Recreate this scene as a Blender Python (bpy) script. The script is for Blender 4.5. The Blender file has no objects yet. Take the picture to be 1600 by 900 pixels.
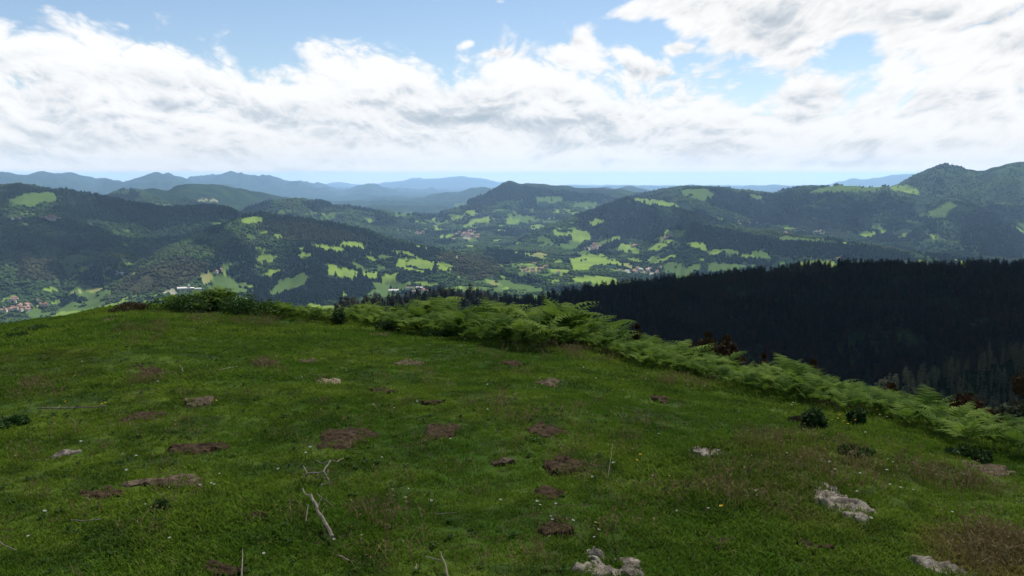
import bpy, bmesh, math, random
import numpy as np
from mathutils import Vector, Euler

SC = bpy.context.scene
COL = SC.collection
rng = np.random.default_rng(7)
random.seed(7)

# ------------------------------------------------------------------ camera
FPX = 800.0 / math.tan(math.radians(31.0))      # focal length in pixels of a 1600 px wide frame
PITCH = math.radians(7.5)
CAMZ = 1.65
cam_data = bpy.data.cameras.new("camera")
cam_data.sensor_width = 36.0
cam_data.angle = math.radians(62.0)
cam_data.clip_start = 0.1
cam_data.clip_end = 400000.0
cam = bpy.data.objects.new("camera", cam_data)
COL.objects.link(cam)
cam.location = (0, 0, CAMZ)
cam.rotation_euler = (math.pi / 2 - PITCH, 0, 0)
SC.camera = cam

# ------------------------------------------------------------------ light and exposure
SUN_EL = math.radians(56.0)
SUN_AZ = math.radians(32.0)                      # clockwise from +Y (straight ahead), i.e. ahead and to the right
SUN_STRENGTH = 4.5
SKY_STRENGTH = 0.051
HAZE_DENSITY = 2.9e-5
SUN_DIR = Vector((math.sin(SUN_AZ) * math.cos(SUN_EL), math.cos(SUN_AZ) * math.cos(SUN_EL), math.sin(SUN_EL)))
sun_data = bpy.data.lights.new("sun", 'SUN')
sun_data.energy = SUN_STRENGTH
sun_data.angle = math.radians(0.5)
sun_data.color = (1.0, 0.95, 0.87)
sun = bpy.data.objects.new("sun", sun_data)
COL.objects.link(sun)
sun.rotation_euler = SUN_DIR.to_track_quat('Z', 'Y').to_euler()
sun.location = (0, 0, 3000)

SC.view_settings.view_transform = 'Standard'
SC.view_settings.look = 'None'
SC.view_settings.exposure = 1.25
SC.view_settings.gamma = 1.0
SC.view_settings.use_curve_mapping = False
SC.render.engine = 'CYCLES'
SC.cycles.max_bounces = 6
SC.cycles.diffuse_bounces = 3
SC.cycles.transmission_bounces = 3
SC.cycles.transparent_max_bounces = 8
SC.cycles.volume_bounces = 0
SC.cycles.use_denoising = True
SC.cycles.use_adaptive_sampling = False

# ------------------------------------------------------------------ pixel <-> direction
def pdir(px, py):
    """world direction(s) through a pixel of the 1600x900 frame"""
    cx = (np.asarray(px, float) - 800.0) / FPX
    cy = (450.0 - np.asarray(py, float)) / FPX
    cp, sp = math.cos(PITCH), math.sin(PITCH)
    return cx, cp + cy * sp, -sp + cy * cp
def p_az_tan(px, py):
    x, y, z = pdir(px, py)
    return np.arctan2(x, y), z / np.hypot(x, y)
def to_px(X, Y, Z):
    cp, sp = math.cos(PITCH), math.sin(PITCH)
    Zc = Z - CAMZ
    d = Y * cp - Zc * sp
    u = Y * sp + Zc * cp
    d = np.where(d < 0.05, 0.05, d)
    return 800 + FPX * X / d, 450 - FPX * u / d

# ------------------------------------------------------------------ numpy noise
_perm = np.random.default_rng(3).permutation(512)
_perm = np.concatenate([_perm, _perm, _perm])
_grad = np.random.default_rng(4).uniform(-1, 1, 2048)
def _h(ix, iy, seed):
    return _grad[(_perm[(_perm[ix & 511] + iy) & 511] + seed * 37) & 2047]
def vnoise(x, y, seed=0):
    x = np.asarray(x, float); y = np.asarray(y, float)
    ix = np.floor(x).astype(np.int64); iy = np.floor(y).astype(np.int64)
    fx = x - ix; fy = y - iy
    fx = fx * fx * fx * (fx * (fx * 6 - 15) + 10); fy = fy * fy * fy * (fy * (fy * 6 - 15) + 10)
    a = _h(ix, iy, seed); b = _h(ix + 1, iy, seed); c = _h(ix, iy + 1, seed); d = _h(ix + 1, iy + 1, seed)
    return (a + (b - a) * fx) * (1 - fy) + (c + (d - c) * fx) * fy
def fbm(x, y, oct=5, seed=0, rough=0.5):
    s = 0; a = 1.0; t = 0
    for o in range(oct):
        s = s + a * vnoise(x * 2 ** o + o * 17.3, y * 2 ** o - o * 9.1, seed + o); t += a; a *= rough
    return s / t * 1.6
def ridged(x, y, oct=4, seed=0):
    s = 0; a = 1.0; t = 0
    for o in range(oct):
        s = s + a * (1 - 2 * np.abs(vnoise(x * 2 ** o + o * 5.7, y * 2 ** o + o * 3.3, seed + o))); t += a; a *= 0.5
    return s / t
def sstep(a, b, x):
    t = np.clip((x - a) / (b - a), 0, 1)
    return t * t * (3 - 2 * t)

# ------------------------------------------------------------------ object helpers
def tag(o, label=None, cat=None, group=None, kind=None):
    if label: o["label"] = label
    if cat: o["category"] = cat
    if group: o["group"] = group
    if kind: o["kind"] = kind
    return o
def mesh_np(name, verts, faces, mats=None, smooth=False, midx=None):
    """verts (n,3); faces: (m,3|4) array or a list of such arrays"""
    me = bpy.data.meshes.new(name)
    if not isinstance(faces, list): faces = [faces]
    faces = [np.asarray(f, np.int32) for f in faces if len(f)]
    verts = np.asarray(verts, np.float32)
    loops = np.concatenate([f.ravel() for f in faces])
    tot = np.concatenate([np.full(len(f), f.shape[1], np.int32) for f in faces])
    start = np.concatenate([[0], np.cumsum(tot)[:-1]]).astype(np.int32)
    me.vertices.add(len(verts)); me.vertices.foreach_set("co", verts.ravel())
    me.loops.add(len(loops)); me.loops.foreach_set("vertex_index", loops)
    me.polygons.add(len(tot)); me.polygons.foreach_set("loop_start", start); me.polygons.foreach_set("loop_total", tot)
    me.polygons.foreach_set("use_smooth", np.full(len(tot), bool(smooth)))
    if midx is not None: me.polygons.foreach_set("material_index", np.asarray(midx, np.int32))
    me.update(calc_edges=True)
    for m in (mats or []): me.materials.append(m)
    return me
def obj(name, me, parent=None, loc=None, rot=None, link=True):
    o = bpy.data.objects.new(name, me)
    if link: COL.objects.link(o)
    if parent is not None: o.parent = parent
    if loc is not None: o.location = loc
    if rot is not None: o.rotation_euler = rot
    return o
def empty(name, loc=(0, 0, 0), rz=0.0):
    o = bpy.data.objects.new(name, None)
    COL.objects.link(o)
    o.location = loc; o.rotation_euler = (0, 0, rz)
    o.empty_display_size = 0.3
    return o
def copy_thing(o, loc, rot, scale):
    """a copy of a thing with copies of its parts"""
    c = o.copy(); COL.objects.link(c)
    c.location = loc; c.rotation_euler = rot; c.scale = (scale,) * 3 if not hasattr(scale, '__len__') else scale
    for ch in KIDS.get(o.name, []):
        d = ch.copy(); COL.objects.link(d); d.parent = c
    return c
KIDS = {}
class MB:
    """a growing list of verts and faces"""
    def __init__(s): s.v = []; s.f = {3: [], 4: []}; s.n = 0; s.m = {3: [], 4: []}
    def add(s, verts, faces, mi=0):
        verts = np.asarray(verts, float).reshape(-1, 3)
        s.v.append(verts)
        for f in faces:
            s.f[len(f)].append([i + s.n for i in f]); s.m[len(f)].append(mi)
        s.n += len(verts)
    def tube(s, pts, rad, n=6, mi=0, cap=True):
        pts = np.asarray(pts, float); rad = np.broadcast_to(np.asarray(rad, float), (len(pts),))
        vs = []
        up = np.array([0.13, 0.31, 0.94])
        for i, p in enumerate(pts):
            t = pts[min(i + 1, len(pts) - 1)] - pts[max(i - 1, 0)]
            t = t / (np.linalg.norm(t) + 1e-9)
            a = np.cross(t, up)
            if np.linalg.norm(a) < 1e-3: a = np.cross(t, [1, 0, 0])
            a /= np.linalg.norm(a); b = np.cross(t, a)
            for k in range(n):
                w = 2 * math.pi * k / n
                vs.append(p + rad[i] * (math.cos(w) * a + math.sin(w) * b))
        fs = []
        for i in range(len(pts) - 1):
            for k in range(n):
                fs.append((i * n + k, i * n + (k + 1) % n, (i + 1) * n + (k + 1) % n, (i + 1) * n + k))
        if cap:
            vs.append(pts[-1]); c = len(vs) - 1
            for k in range(n): fs.append(((len(pts) - 1) * n + k, (len(pts) - 1) * n + (k + 1) % n, c))
            vs.append(pts[0]); c = len(vs) - 1
            for k in range(n): fs.append(((k + 1) % n, k, c))
        s.add(vs, fs, mi)
    def box(s, lo, hi, mi=0):
        x0, y0, z0 = lo; x1, y1, z1 = hi
        v = [(x0, y0, z0), (x1, y0, z0), (x1, y1, z0), (x0, y1, z0), (x0, y0, z1), (x1, y0, z1), (x1, y1, z1), (x0, y1, z1)]
        s.add(v, [(0, 3, 2, 1), (4, 5, 6, 7), (0, 1, 5, 4), (1, 2, 6, 5), (2, 3, 7, 6), (3, 0, 4, 7)], mi)
    def mesh(s, name, mats, smooth=False):
        V = np.concatenate(s.v)
        F = [np.array(s.f[k]) for k in (3, 4) if s.f[k]]
        mi = [i for k in (3, 4) for i in s.m[k]]
        return mesh_np(name, V, F, mats, smooth, mi)

# ------------------------------------------------------------------ node helpers
class NT:
    def __init__(s, tree): s.t = tree; s.n = tree.nodes; s.l = tree.links
    def new(s, typ, **kw):
        n = s.n.new(typ)
        for k, v in kw.items(): setattr(n, k, v)
        return n
    def put(s, sock, v):
        if isinstance(v, bpy.types.NodeSocket): s.l.new(v, sock)
        elif v is not None: sock.default_value = v
    def M(s, op, a, b=None, c=None, clamp=False):
        n = s.new('ShaderNodeMath', operation=op, use_clamp=clamp)
        for i, v in enumerate((a, b, c)): s.put(n.inputs[i], v)
        return n.outputs[0]
    def V(s, op, a, b=None, scale=None):
        n = s.new('ShaderNodeVectorMath', operation=op)
        s.put(n.inputs[0], a)
        if b is not None: s.put(n.inputs[1], b)
        if scale is not None: s.put(n.inputs['Scale'], scale)
        return n.outputs[0]
    def comb(s, x, y, z):
        n = s.new('ShaderNodeCombineXYZ')
        for i, v in enumerate((x, y, z)): s.put(n.inputs[i], v)
        return n.outputs[0]
    def sep(s, v):
        n = s.new('ShaderNodeSeparateXYZ'); s.put(n.inputs[0], v); return n.outputs
    def noise(s, vec, scale, detail=4, rough=0.5, dist=0.0, out=0):
        n = s.new('ShaderNodeTexNoise')
        s.put(n.inputs['Vector'], vec); n.inputs['Scale'].default_value = scale
        n.inputs['Detail'].default_value = detail; n.inputs['Roughness'].default_value = rough
        n.inputs['Distortion'].default_value = dist
        return n.outputs[out]
    def ss(s, x, a, b, o0=0.0, o1=1.0):
        n = s.new('ShaderNodeMapRange', interpolation_type='SMOOTHSTEP')
        s.put(n.inputs[0], x)
        for i, v in enumerate((a, b, o0, o1)): s.put(n.inputs[i + 1], v)
        return n.outputs[0]
    def mix(s, f, a, b):
        n = s.new('ShaderNodeMix', data_type='RGBA')
        s.put(n.inputs[0], f); s.put(n.inputs[6], rgba(a)); s.put(n.inputs[7], rgba(b))
        return n.outputs[2]
    def ramp(s, f, stops, interp='LINEAR'):
        n = s.new('ShaderNodeValToRGB'); s.put(n.inputs[0], f)
        r = n.color_ramp; r.interpolation = interp
        while len(r.elements) < len(stops): r.elements.new(0.5)
        for e, (p, c) in zip(r.elements, stops): e.position = p; e.color = rgba(c)
        return n.outputs[0]
def rgba(c):
    if isinstance(c, bpy.types.NodeSocket): return c
    return tuple(c) + (1.0,) if len(c) == 3 else tuple(c)
def material(name):
    m = bpy.data.materials.new(name); m.use_nodes = True
    t = NT(m.node_tree)
    for n in list(t.n): t.n.remove(n)
    out = t.new('ShaderNodeOutputMaterial')
    return m, t, out
def principled(t, out, color, rough=0.9, normal=None, spec=0.2):
    p = t.new('ShaderNodeBsdfPrincipled')
    t.put(p.inputs['Base Color'], rgba(color)); t.put(p.inputs['Roughness'], rough)
    p.inputs['Specular IOR Level'].default_value = spec
    if normal is not None: t.put(p.inputs['Normal'], normal)
    t.l.new(p.outputs[0], out.inputs['Surface'])
    return p
def leafy(t, out, color, trans=0.35, rough=0.7, spec=0.15, tcol=None):
    p = t.new('ShaderNodeBsdfPrincipled')
    t.put(p.inputs['Base Color'], rgba(color)); p.inputs['Roughness'].default_value = rough
    p.inputs['Specular IOR Level'].default_value = spec
    tr = t.new('ShaderNodeBsdfTranslucent'); t.put(tr.inputs['Color'], rgba(tcol if tcol is not None else color))
    mx = t.new('ShaderNodeMixShader'); mx.inputs[0].default_value = trans
    t.l.new(p.outputs[0], mx.inputs[1]); t.l.new(tr.outputs[0], mx.inputs[2])
    t.l.new(mx.outputs[0], out.inputs['Surface'])
# ------------------------------------------------------------------ world: Nishita sky with a procedural cloud deck
def azel(px, py):
    x, y, z = pdir(px, py)
    return float(np.arctan2(x, y)), float(np.arctan2(z, np.hypot(x, y)))
world = bpy.data.worlds.new("World"); SC.world = world; world.use_nodes = True
w = NT(world.node_tree)
for n in list(w.n): w.n.remove(n)
wout = w.new('ShaderNodeOutputWorld')
sky = w.new('ShaderNodeTexSky', sky_type='NISHITA')
sky.sun_disc = False; sky.sun_elevation = SUN_EL; sky.sun_rotation = SUN_AZ
sky.altitude = 600; sky.air_density = 1.0; sky.dust_density = 0.6; sky.ozone_density = 2.2
bg_sky = w.new('ShaderNodeBackground'); w.l.new(sky.outputs[0], bg_sky.inputs[0]); bg_sky.inputs[1].default_value = SKY_STRENGTH
tc = w.new('ShaderNodeTexCoord').outputs['Generated']
dx, dy, dz = w.sep(tc)
AZ = w.M('ARCTAN2', dx, dy)
EL = w.M('ARCSINE', dz)
# upper rim of the main cloud bank, as elevation over azimuth
rim_px = [(-400, 40), (-100, 30), (0, 32), (80, 30), (150, 24), (200, 40), (250, 55), (300, 68), (340, 82), (400, 98), (452, 104), (465, 88), (520, 92), (580, 88), (620, 102), (670, 108), (703, 128),
          (715, 106), (760, 97), (810, 88), (860, 92), (905, 98), (940, 120), (960, 136), (985, 142), (1030, 158), (1100, 148), (1160, 150), (1215, 132), (1245, 98), (1290, 90), (1340, 112), (1375, 104),
          (1395, 75), (1430, 55), (1470, 40), (1530, 30), (1600, 20), (2000, 10)]
A0, A1, E1 = -0.9, 0.9, 0.32
fc = w.new('ShaderNodeFloatCurve')
cv = fc.mapping.curves[0]
pts = [azel(*p) for p in rim_px]
pts = [((a - A0) / (A1 - A0), e / E1) for a, e in pts]
pts = [(0.0, pts[0][1])] + pts + [(1.0, pts[-1][1])]
cv.points[0].location = pts[0]; cv.points[1].location = pts[-1]
for p in pts[1:-1]: cv.points.new(*p)
fc.mapping.update()
w.put(fc.inputs['Value'], w.M('DIVIDE', w.M('SUBTRACT', AZ, A0), A1 - A0, clamp=True))
RIM = w.M('MULTIPLY', fc.outputs[0], E1)
bank = w.M('DIVIDE', w.M('SUBTRACT', RIM, EL), 0.028)
bank = w.M('MINIMUM', w.M('MAXIMUM', bank, -2.2), 1.3)
def gauss(px, py, rx, ry, amp, ang=0.0):
    a, e = azel(px, py)
    sx, sy = FPX / rx, FPX / ry
    u0 = w.M('SUBTRACT', AZ, a); v0 = w.M('SUBTRACT', EL, e)
    c, s = math.cos(ang), math.sin(ang)
    u = w.M('MULTIPLY', w.M('ADD', w.M('MULTIPLY', u0, c), w.M('MULTIPLY', v0, s)), sx)
    v = w.M('MULTIPLY', w.M('SUBTRACT', w.M('MULTIPLY', v0, c), w.M('MULTIPLY', u0, s)), sy)
    q = w.M('ADD', w.M('MULTIPLY', u, u), w.M('MULTIPLY', v, v))
    return w.M('MULTIPLY', w.M('POWER', 2.718, w.M('MULTIPLY', q, -1.0)), amp)
cover = bank
for g in [(1075, 8, 120, 30, 3.0), (1180, 45, 85, 42, 3.2), (1240, 82, 40, 18, 1.6), (1360, 8, 120, 45, 3.0), (1560, 30, 150, 90, 3.0), (1275, 20, 60, 34, 2.3),
          (915, 60, 20, 34, 1.9, -0.5), (990, 92, 42, 16, 2.0, -0.4), (975, 62, 26, 14, 1.2), (1060, 76, 26, 8, 1.9), (731, 70, 17, 7, 1.7, 0.3), (780, 2, 26, 7, 1.7), (690, -2, 44, 8, 2.4),
          (1000, 118, 26, 10, 1.4), (770, 84, 26, 6, 1.3)]:
    cover = w.M('ADD', cover, gauss(*g))
for g in [(1315, 64, 70, 24, -1.7, 0.25), (1490, 0, 34, 8, -1.6), (1250, 10, 18, 10, -0.6), (30, 132, 40, 14, -1.2), (965, 150, 26, 10, -0.8)]:
    cover = w.M('ADD', cover, gauss(*g))
cover = w.M('MINIMUM', w.M('MAXIMUM', cover, -2.4), 1.5)
# overhead and behind: broken cloud
high = w.ss(EL, 0.22, 0.40)
cover = w.M('ADD', w.M('MULTIPLY', cover, w.M('SUBTRACT', 1.0, high)), w.M('MULTIPLY', high, -0.15))
# billowing detail, slightly squashed towards the horizon
den = w.M('ADD', w.M('MAXIMUM', EL, 0.0), 0.55)
def cloud_p(du, dv, seed):
    e2 = w.M('ADD', den, dv)
    return w.comb(w.M('MULTIPLY', w.M('DIVIDE', w.M('ADD', AZ, du), e2), 1.35), w.M('MULTIPLY', w.M('LOGARITHM', e2, 2.718), 2.15), seed)
P = cloud_p(0.0, 0.0, 3.7)
warp = w.V('SCALE', w.V('SUBTRACT', w.noise(P, 3.0, 2, 0.55, 0.0, 1), (0.5, 0.5, 0.5)), scale=0.22)
def billow(p):
    p = w.V('ADD', p, warp)
    x = w.M('MULTIPLY', w.M('SUBTRACT', w.noise(p, 3.1, 1, 0.5), 0.5), 2.4)
    for sc, am in ((8.0, 0.85), (17.0, 0.50), (36.0, 0.28), (75.0, 0.15)):
        q = w.M('ABSOLUTE', w.M('SUBTRACT', w.noise(p, sc, 0), 0.5))
        x = w.M('ADD', x, w.M('MULTIPLY', w.M('SUBTRACT', q, 0.13), am * 3.0))
    return x
b0 = billow(P); b1 = billow(cloud_p(0.003, 0.009, 3.7))
dens = w.M('ADD', cover, w.M('MULTIPLY', b0, 1.35))
wisp = w.noise(P, 9.0, 5, 0.65, 0.3)
dens = w.M('ADD', dens, w.M('MULTIPLY', w.M('SUBTRACT', wisp, 0.5), 2.4))
alpha = w.ss(dens, -0.55, 0.6)
# light and dark inside the deck
relief = w.M('MULTIPLY', w.M('SUBTRACT', b0, b1), 1.6)
nl = w.noise(w.comb(w.M('MULTIPLY', AZ, 5.0), w.M('MULTIPLY', EL, 19.0), 8.1), 1.5, 4, 0.55, 0.3)
shade = w.M('ADD', w.M('MULTIPLY', w.M('SUBTRACT', nl, 0.45), 2.4), w.M('MULTIPLY', w.M('SUBTRACT', wisp, 0.5), 1.5))
shade = w.M('SUBTRACT', shade, relief)
for g in [(860, 190, 95, 17, 1.7), (760, 190, 60, 15, 1.0), (430, 176, 60, 14, 1.0), (290, 168, 60, 12, 0.8), (560, 158, 50, 12, 0.7), (680, 190, 60, 14, 0.8), (1250, 148, 70, 14, 0.7), (1110, 232, 90, 10, 0.8),
          (1560, 40, 50, 26, 0.6), (1180, 16, 60, 22, 0.5), (330, 240, 130, 12, 0.7), (120, 215, 70, 10, 0.6), (620, 218, 120, 10, 0.6), (1480, 150, 80, 18, 0.5), (900, 225, 120, 9, 0.5), (1400, 225, 130, 9, 0.6)]:
    shade = w.M('ADD', shade, gauss(*g))
# bright rims high in the bank
rimlight = w.M('MULTIPLY', w.ss(dens, 0.3, 2.2, 1.0, 0.0), 0.7)
shade = w.M('SUBTRACT', shade, rimlight)
for g in [(560, 118, 90, 24, -1.2), (830, 112, 85, 20, -1.5), (330, 100, 90, 22, -0.7), (180, 60, 160, 26, -0.8), (1480, 95, 110, 40, -0.8), (1100, 175, 90, 14, -0.5), (640, 150, 40, 14, -0.4)]:
    shade = w.M('ADD', shade, gauss(*g))
shade = w.M('MULTIPLY', w.ss(shade, -1.1, 2.1), 1.0)
col = w.ramp(shade, [(0.0, (1.03, 1.03, 1.03)), (0.30, (0.91, 0.92, 0.935)), (0.6, (0.70, 0.75, 0.80)), (1.0, (0.47, 0.55, 0.62))])
hz = w.ss(EL, 0.0, 0.075)
col = w.mix(w.M('MULTIPLY', w.M('SUBTRACT', 1.0, hz), 0.55), col, (0.95, 0.955, 0.95))
lowest = w.ss(EL, -0.002, 0.016, 1.0, 0.0)
col = w.mix(lowest, col, (1.55, 1.22, 0.75))
bg_cl = w.new('ShaderNodeBackground'); w.l.new(col, bg_cl.inputs[0])
# clouds overhead are set dimmer to hold down the ambient light
w.put(bg_cl.inputs[1], w.ss(EL, 0.25, 0.5, 0.42, 0.30))
low = w.ss(EL, -0.02, 0.035, 1.0, 0.0)
alpha = w.M('MAXIMUM', alpha, w.M('MULTIPLY', low, 0.9))
mxs = w.new('ShaderNodeMixShader')
w.l.new(alpha, mxs.inputs[0]); w.l.new(bg_sky.outputs[0], mxs.inputs[1]); w.l.new(bg_cl.outputs[0], mxs.inputs[2])
w.l.new(mxs.outputs[0], wout.inputs['Surface'])
world.cycles.sampling_method = 'MANUAL'
world.cycles.sample_map_resolution = 512
# ------------------------------------------------------------------ near hilltop: height function
_cx = [-600, -200, 0, 100, 200, 270, 400, 500, 600, 700, 800, 900, 1000, 1100, 1200, 1300, 1400, 1500, 1600, 1800, 2200]
_cy = [512, 508, 503, 494, 483, 484, 491, 497, 506, 514, 521, 535, 562, 590, 608, 624, 647, 670, 694, 735, 800]
_cr = [20, 20, 20, 20, 20, 20, 19.5, 18.5, 17.5, 16.5, 15.5, 14.7, 14, 13.2, 12.5, 12, 11.5, 11, 10.5, 10, 9.5]
_ca, _ct = p_az_tan(_cx, _cy)
H0 = 1.65
def ground_z(X, Y):
    X = np.asarray(X, float); Y = np.asarray(Y, float)
    r = np.hypot(X, Y); az = np.arctan2(X, Y)
    rc = np.interp(az, _ca, _cr); tn = -np.interp(az, _ca, _ct)
    b = H0 / rc ** 2; a = tn - 2 * H0 / rc
    # past the crest the slope steepens
    z = a * r + b * r * r
    ex = np.maximum(r - rc, 0)
    z = z + 0.02 * ex ** 2
    sl = 0.46
    # radius where the slope reaches sl
    rs = np.maximum((sl - a + 0.04 * rc) / (2 * b + 0.04), rc)
    zs = a * rs + b * rs * rs + 0.02 * (rs - rc) ** 2
    z = np.where(r > rs, zs + sl * (r - rs), z)
    z = -z
    k = sstep(1.2, 3.0, r)
    z = z + k * (0.045 * fbm(X / 1.9, Y / 1.9, 3, 11) + 0.02 * fbm(X / 0.5, Y / 0.5, 3, 21) + 0.10 * fbm(X / 6.0, Y / 6.0, 2, 31) * sstep(4, 9, r))
    return z
def hit(px, py):
    """where the line of sight of a pixel meets the hilltop"""
    az, t = p_az_tan(px, py)
    rr = np.geomspace(2.0, 60, 1500)
    zz = ground_z(rr * np.sin(az), rr * np.cos(az)) - CAMZ
    ok = np.nonzero(zz >= t * rr)[0]
    r = rr[ok[0]] if len(ok) else rr[np.argmax(zz / rr)]
    x, y = r * np.sin(az), r * np.cos(az)
    return float(x), float(y), float(ground_z(x, y))

# bare patches lie in the turf: (px, py, width px, height px) of the photograph, used to sit them on the hilltop
SOIL = [
 (540, 682, 92, 36, 'soil', 'broad dark brown bare soil patch, the largest one in the middle of the meadow'),
 (690, 675, 54, 28, 'soil', 'brown bare soil patch just right of the largest soil patch in the meadow'),
 (272, 753, 100, 24, 'pale', 'wide pale brown bare soil patch left of the forked dead branch'),
 (303, 701, 84, 20, 'soil', 'flat brown bare soil patch above the wide pale brown one'),
 (880, 727, 70, 28, 'soil', 'dark brown bare soil patch beside the thin pale upright stalk'),
 (855, 772, 60, 20, 'soil', 'brown bare soil patch right below the patch beside the upright stalk'),
 (857, 673, 62, 20, 'soil', 'brown crumbly soil patch in line with the largest soil patch, further right'),
 (860, 600, 42, 12, 'pale', 'small pale pinkish soil patch below the fern bank'),
 (640, 568, 47, 14, 'pale', 'pale crescent shaped soil patch upslope in mid meadow'),
 (515, 597, 38, 8, 'straw', 'thin straw coloured bare patch in the short turf'),
 (410, 567, 40, 12, 'soil', 'reddish brown soil scrape with dry grass below it'),
 (232, 582, 60, 24, 'soil', 'brown hoof scrape with a dark hollow on the upper left meadow'),
 (307, 628, 52, 16, 'pale', 'greyish stony soil patch below the hoof scrape with the dark hollow'),
 (593, 523, 30, 10, 'pale', 'small light brown soil patch at the foot of the ferns'),
 (482, 566, 30, 9, 'pale', 'small grey soil patch between the reddish scrape and the pale crescent'),
 (1035, 625, 32, 14, 'soil', 'small brown soil hump in the grass below the ferns'),
 (865, 830, 60, 22, 'soil', 'dark soil patch dotted with white flowers'),
 (1552, 735, 64, 14, 'pale', 'long pale soil patch beside the ferns at the right edge'),
 (88, 714, 50, 10, 'rock', 'low pale grey bare patch at the left of the meadow'),
 (173, 500, 26, 8, 'pale', 'tiny brown bare patch near the left brow of the hill'),
 (805, 568, 42, 9, 'soil', 'faint brown soil patch right of the pale crescent'),
 (1125, 850, 36, 18, 'soil', 'small dark soil hole right of the big pale stony patch'),
 (165, 772, 60, 20, 'soil', 'dark brown soil patch lower left of the wide pale one'),
 (1100, 707, 64, 16, 'rock', 'pinkish grey layered stony patch alone in the right half of the meadow'),
 (215, 653, 60, 16, 'soil', 'brown soil patch at the end of the long straight dead stick'),
 (785, 722, 40, 8, 'pale', 'thin light brown bare strip left of the patch with the stalk'),
 (672, 630, 32, 7, 'soil', 'small dark soil slit in the turf above the largest patches'),
 (350, 893, 70, 22, 'soil', 'brown soil patch cut by the bottom edge of the photo'),
 (1272, 857, 52, 12, 'soil', 'faint brown soil patch below the long pale stony patch'),
 (600, 612, 44, 8, 'soil', 'small dark soil patch right of the thin straw coloured patch'),
 (402, 808, 34, 12, 'soil', 'small brown soil patch left of the thick dead branch'),
]
STONY = [
 (955, 886, 98, 46, 'rock', 'pale grey stony patch with a dark hollow at the bottom of the meadow'),
 (1322, 790, 104, 44, 'rock', 'long pale grey stony patch running down to the right'),
 (1482, 892, 96, 30, 'rock', 'pale grey stony patch beside the dry straw coloured grass'),
 (1592, 836, 26, 16, 'rock', 'small grey stony patch at the right edge above the dry grass'),
]
PATCH = []
for p in SOIL + STONY:
    x, y, z = hit(p[0], p[1])
    r = math.hypot(x, y)
    slant = math.hypot(r, CAMZ - z)
    sx = p[2] / FPX * slant * 0.5
    _, y0, z0 = hit(p[0], p[1] + p[3] / 2); _, y1, z1 = hit(p[0], p[1] - p[3] / 2)
    sy = max(abs(y1 - y0) * 0.5, 0.05)
    PATCH.append((x, y, sx, min(sy, sx * 2.2), p))
def patch_mask(X, Y, grow=1.0):
    m = np.zeros(np.shape(X))
    for (x, y, sx, sy, p) in PATCH:
        k = np.arctan2(x, y)
        u = ((X - x) * math.cos(k) - (Y - y) * math.sin(k)) / (sx * grow)
        v = ((X - x) * math.sin(k) + (Y - y) * math.cos(k)) / (sy * grow)
        q = np.sqrt(u * u + v * v) + 0.35 * vnoise(X * 6, Y * 6, 5)
        m = np.maximum(m, 1 - sstep(0.75, 1.05, q))
    return m
_dgx, _dgy, _ = hit(1575, 880)

# hilltop turf sheet
NA, NR = 900, 420
az1 = np.concatenate([np.linspace(-0.66, 0.66, NA), np.linspace(0.66, 2 * math.pi - 0.66, 60)[1:-1]])
rr1 = np.concatenate([[0.0, 0.4, 0.9, 1.4, 1.9], np.geomspace(2.3, 32, NR), np.geomspace(33, 235, 70)])
AA, RR = np.meshgrid(az1, rr1, indexing='ij')
X1, Y1 = RR * np.sin(AA), RR * np.cos(AA)
Z1 = ground_z(X1, Y1)
Z1 = Z1 - 0.022 * patch_mask(X1, Y1, 0.92)
na, nr = AA.shape
idx = np.arange(na * nr).reshape(na, nr)
i2 = np.roll(idx, -1, axis=0)
F1 = np.stack([idx[:, :-1], idx[:, 1:], i2[:, 1:], i2[:, :-1]], -1).reshape(-1, 4)

def grass_color(t, pos, dark=1.0):
    """colour of the turf from world position: fresh green, yellowish, dull, and reddish dry spots"""
    n1 = t.noise(pos, 0.55, 4, 0.55); n2 = t.noise(pos, 2.3, 4, 0.6); n3 = t.noise(t.V('ADD', pos, (31, 7, 0)), 0.35, 3, 0.5)
    c = t.mix(t.ss(n1, 0.38, 0.62), (0.055 * dark, 0.128 * dark, 0.010 * dark), (0.130 * dark, 0.205 * dark, 0.018 * dark))
    c = t.mix(t.M('MULTIPLY', t.ss(n2, 0.46, 0.64), 0.8), c, (0.026 * dark, 0.070 * dark, 0.008 * dark))
    c = t.mix(t.M('MULTIPLY', t.ss(n3, 0.58, 0.76), 0.55), c, (0.105 * dark, 0.082 * dark, 0.024 * dark))
    # dry straw grass beside the stony patch at the right
    d = t.V('SUBTRACT', pos, (_dgx, _dgy, 0))
    x, y, z = t.sep(d)
    q = t.M('ADD', t.M('MULTIPLY', t.M('MULTIPLY', x, x), 5.0), t.M('MULTIPLY', t.M('MULTIPLY', y, y), 4.0))
    q = t.M('ADD', q, t.M('MULTIPLY', t.M('SUBTRACT', n2, 0.5), 1.2))
    c = t.mix(t.M('MULTIPLY', t.ss(q, 0.2, 1.1, 1.0, 0.0), 0.8), c, (0.21 * dark, 0.14 * dark, 0.055 * dark))
    return c
turf_mat, t, out = material("turf_soil")
pos = t.new('ShaderNodeNewGeometry').outputs['Position']
gc = grass_color(t, pos, 0.55)
gc = t.mix(t.ss(t.noise(pos, 14, 4, 0.6), 0.5, 0.7), gc, (0.035, 0.030, 0.012))
bmp = t.new('ShaderNodeBump'); bmp.inputs['Strength'].default_value = 0.8; bmp.inputs['Distance'].default_value = 0.03
t.put(bmp.inputs['Height'], t.noise(pos, 40, 4, 0.6))
principled(t, out, gc, 0.95, bmp.outputs[0], 0.1)
hill_me = mesh_np("hilltop_meadow", np.stack([X1, Y1, Z1], -1).reshape(-1, 3), F1, [turf_mat], True)
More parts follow.
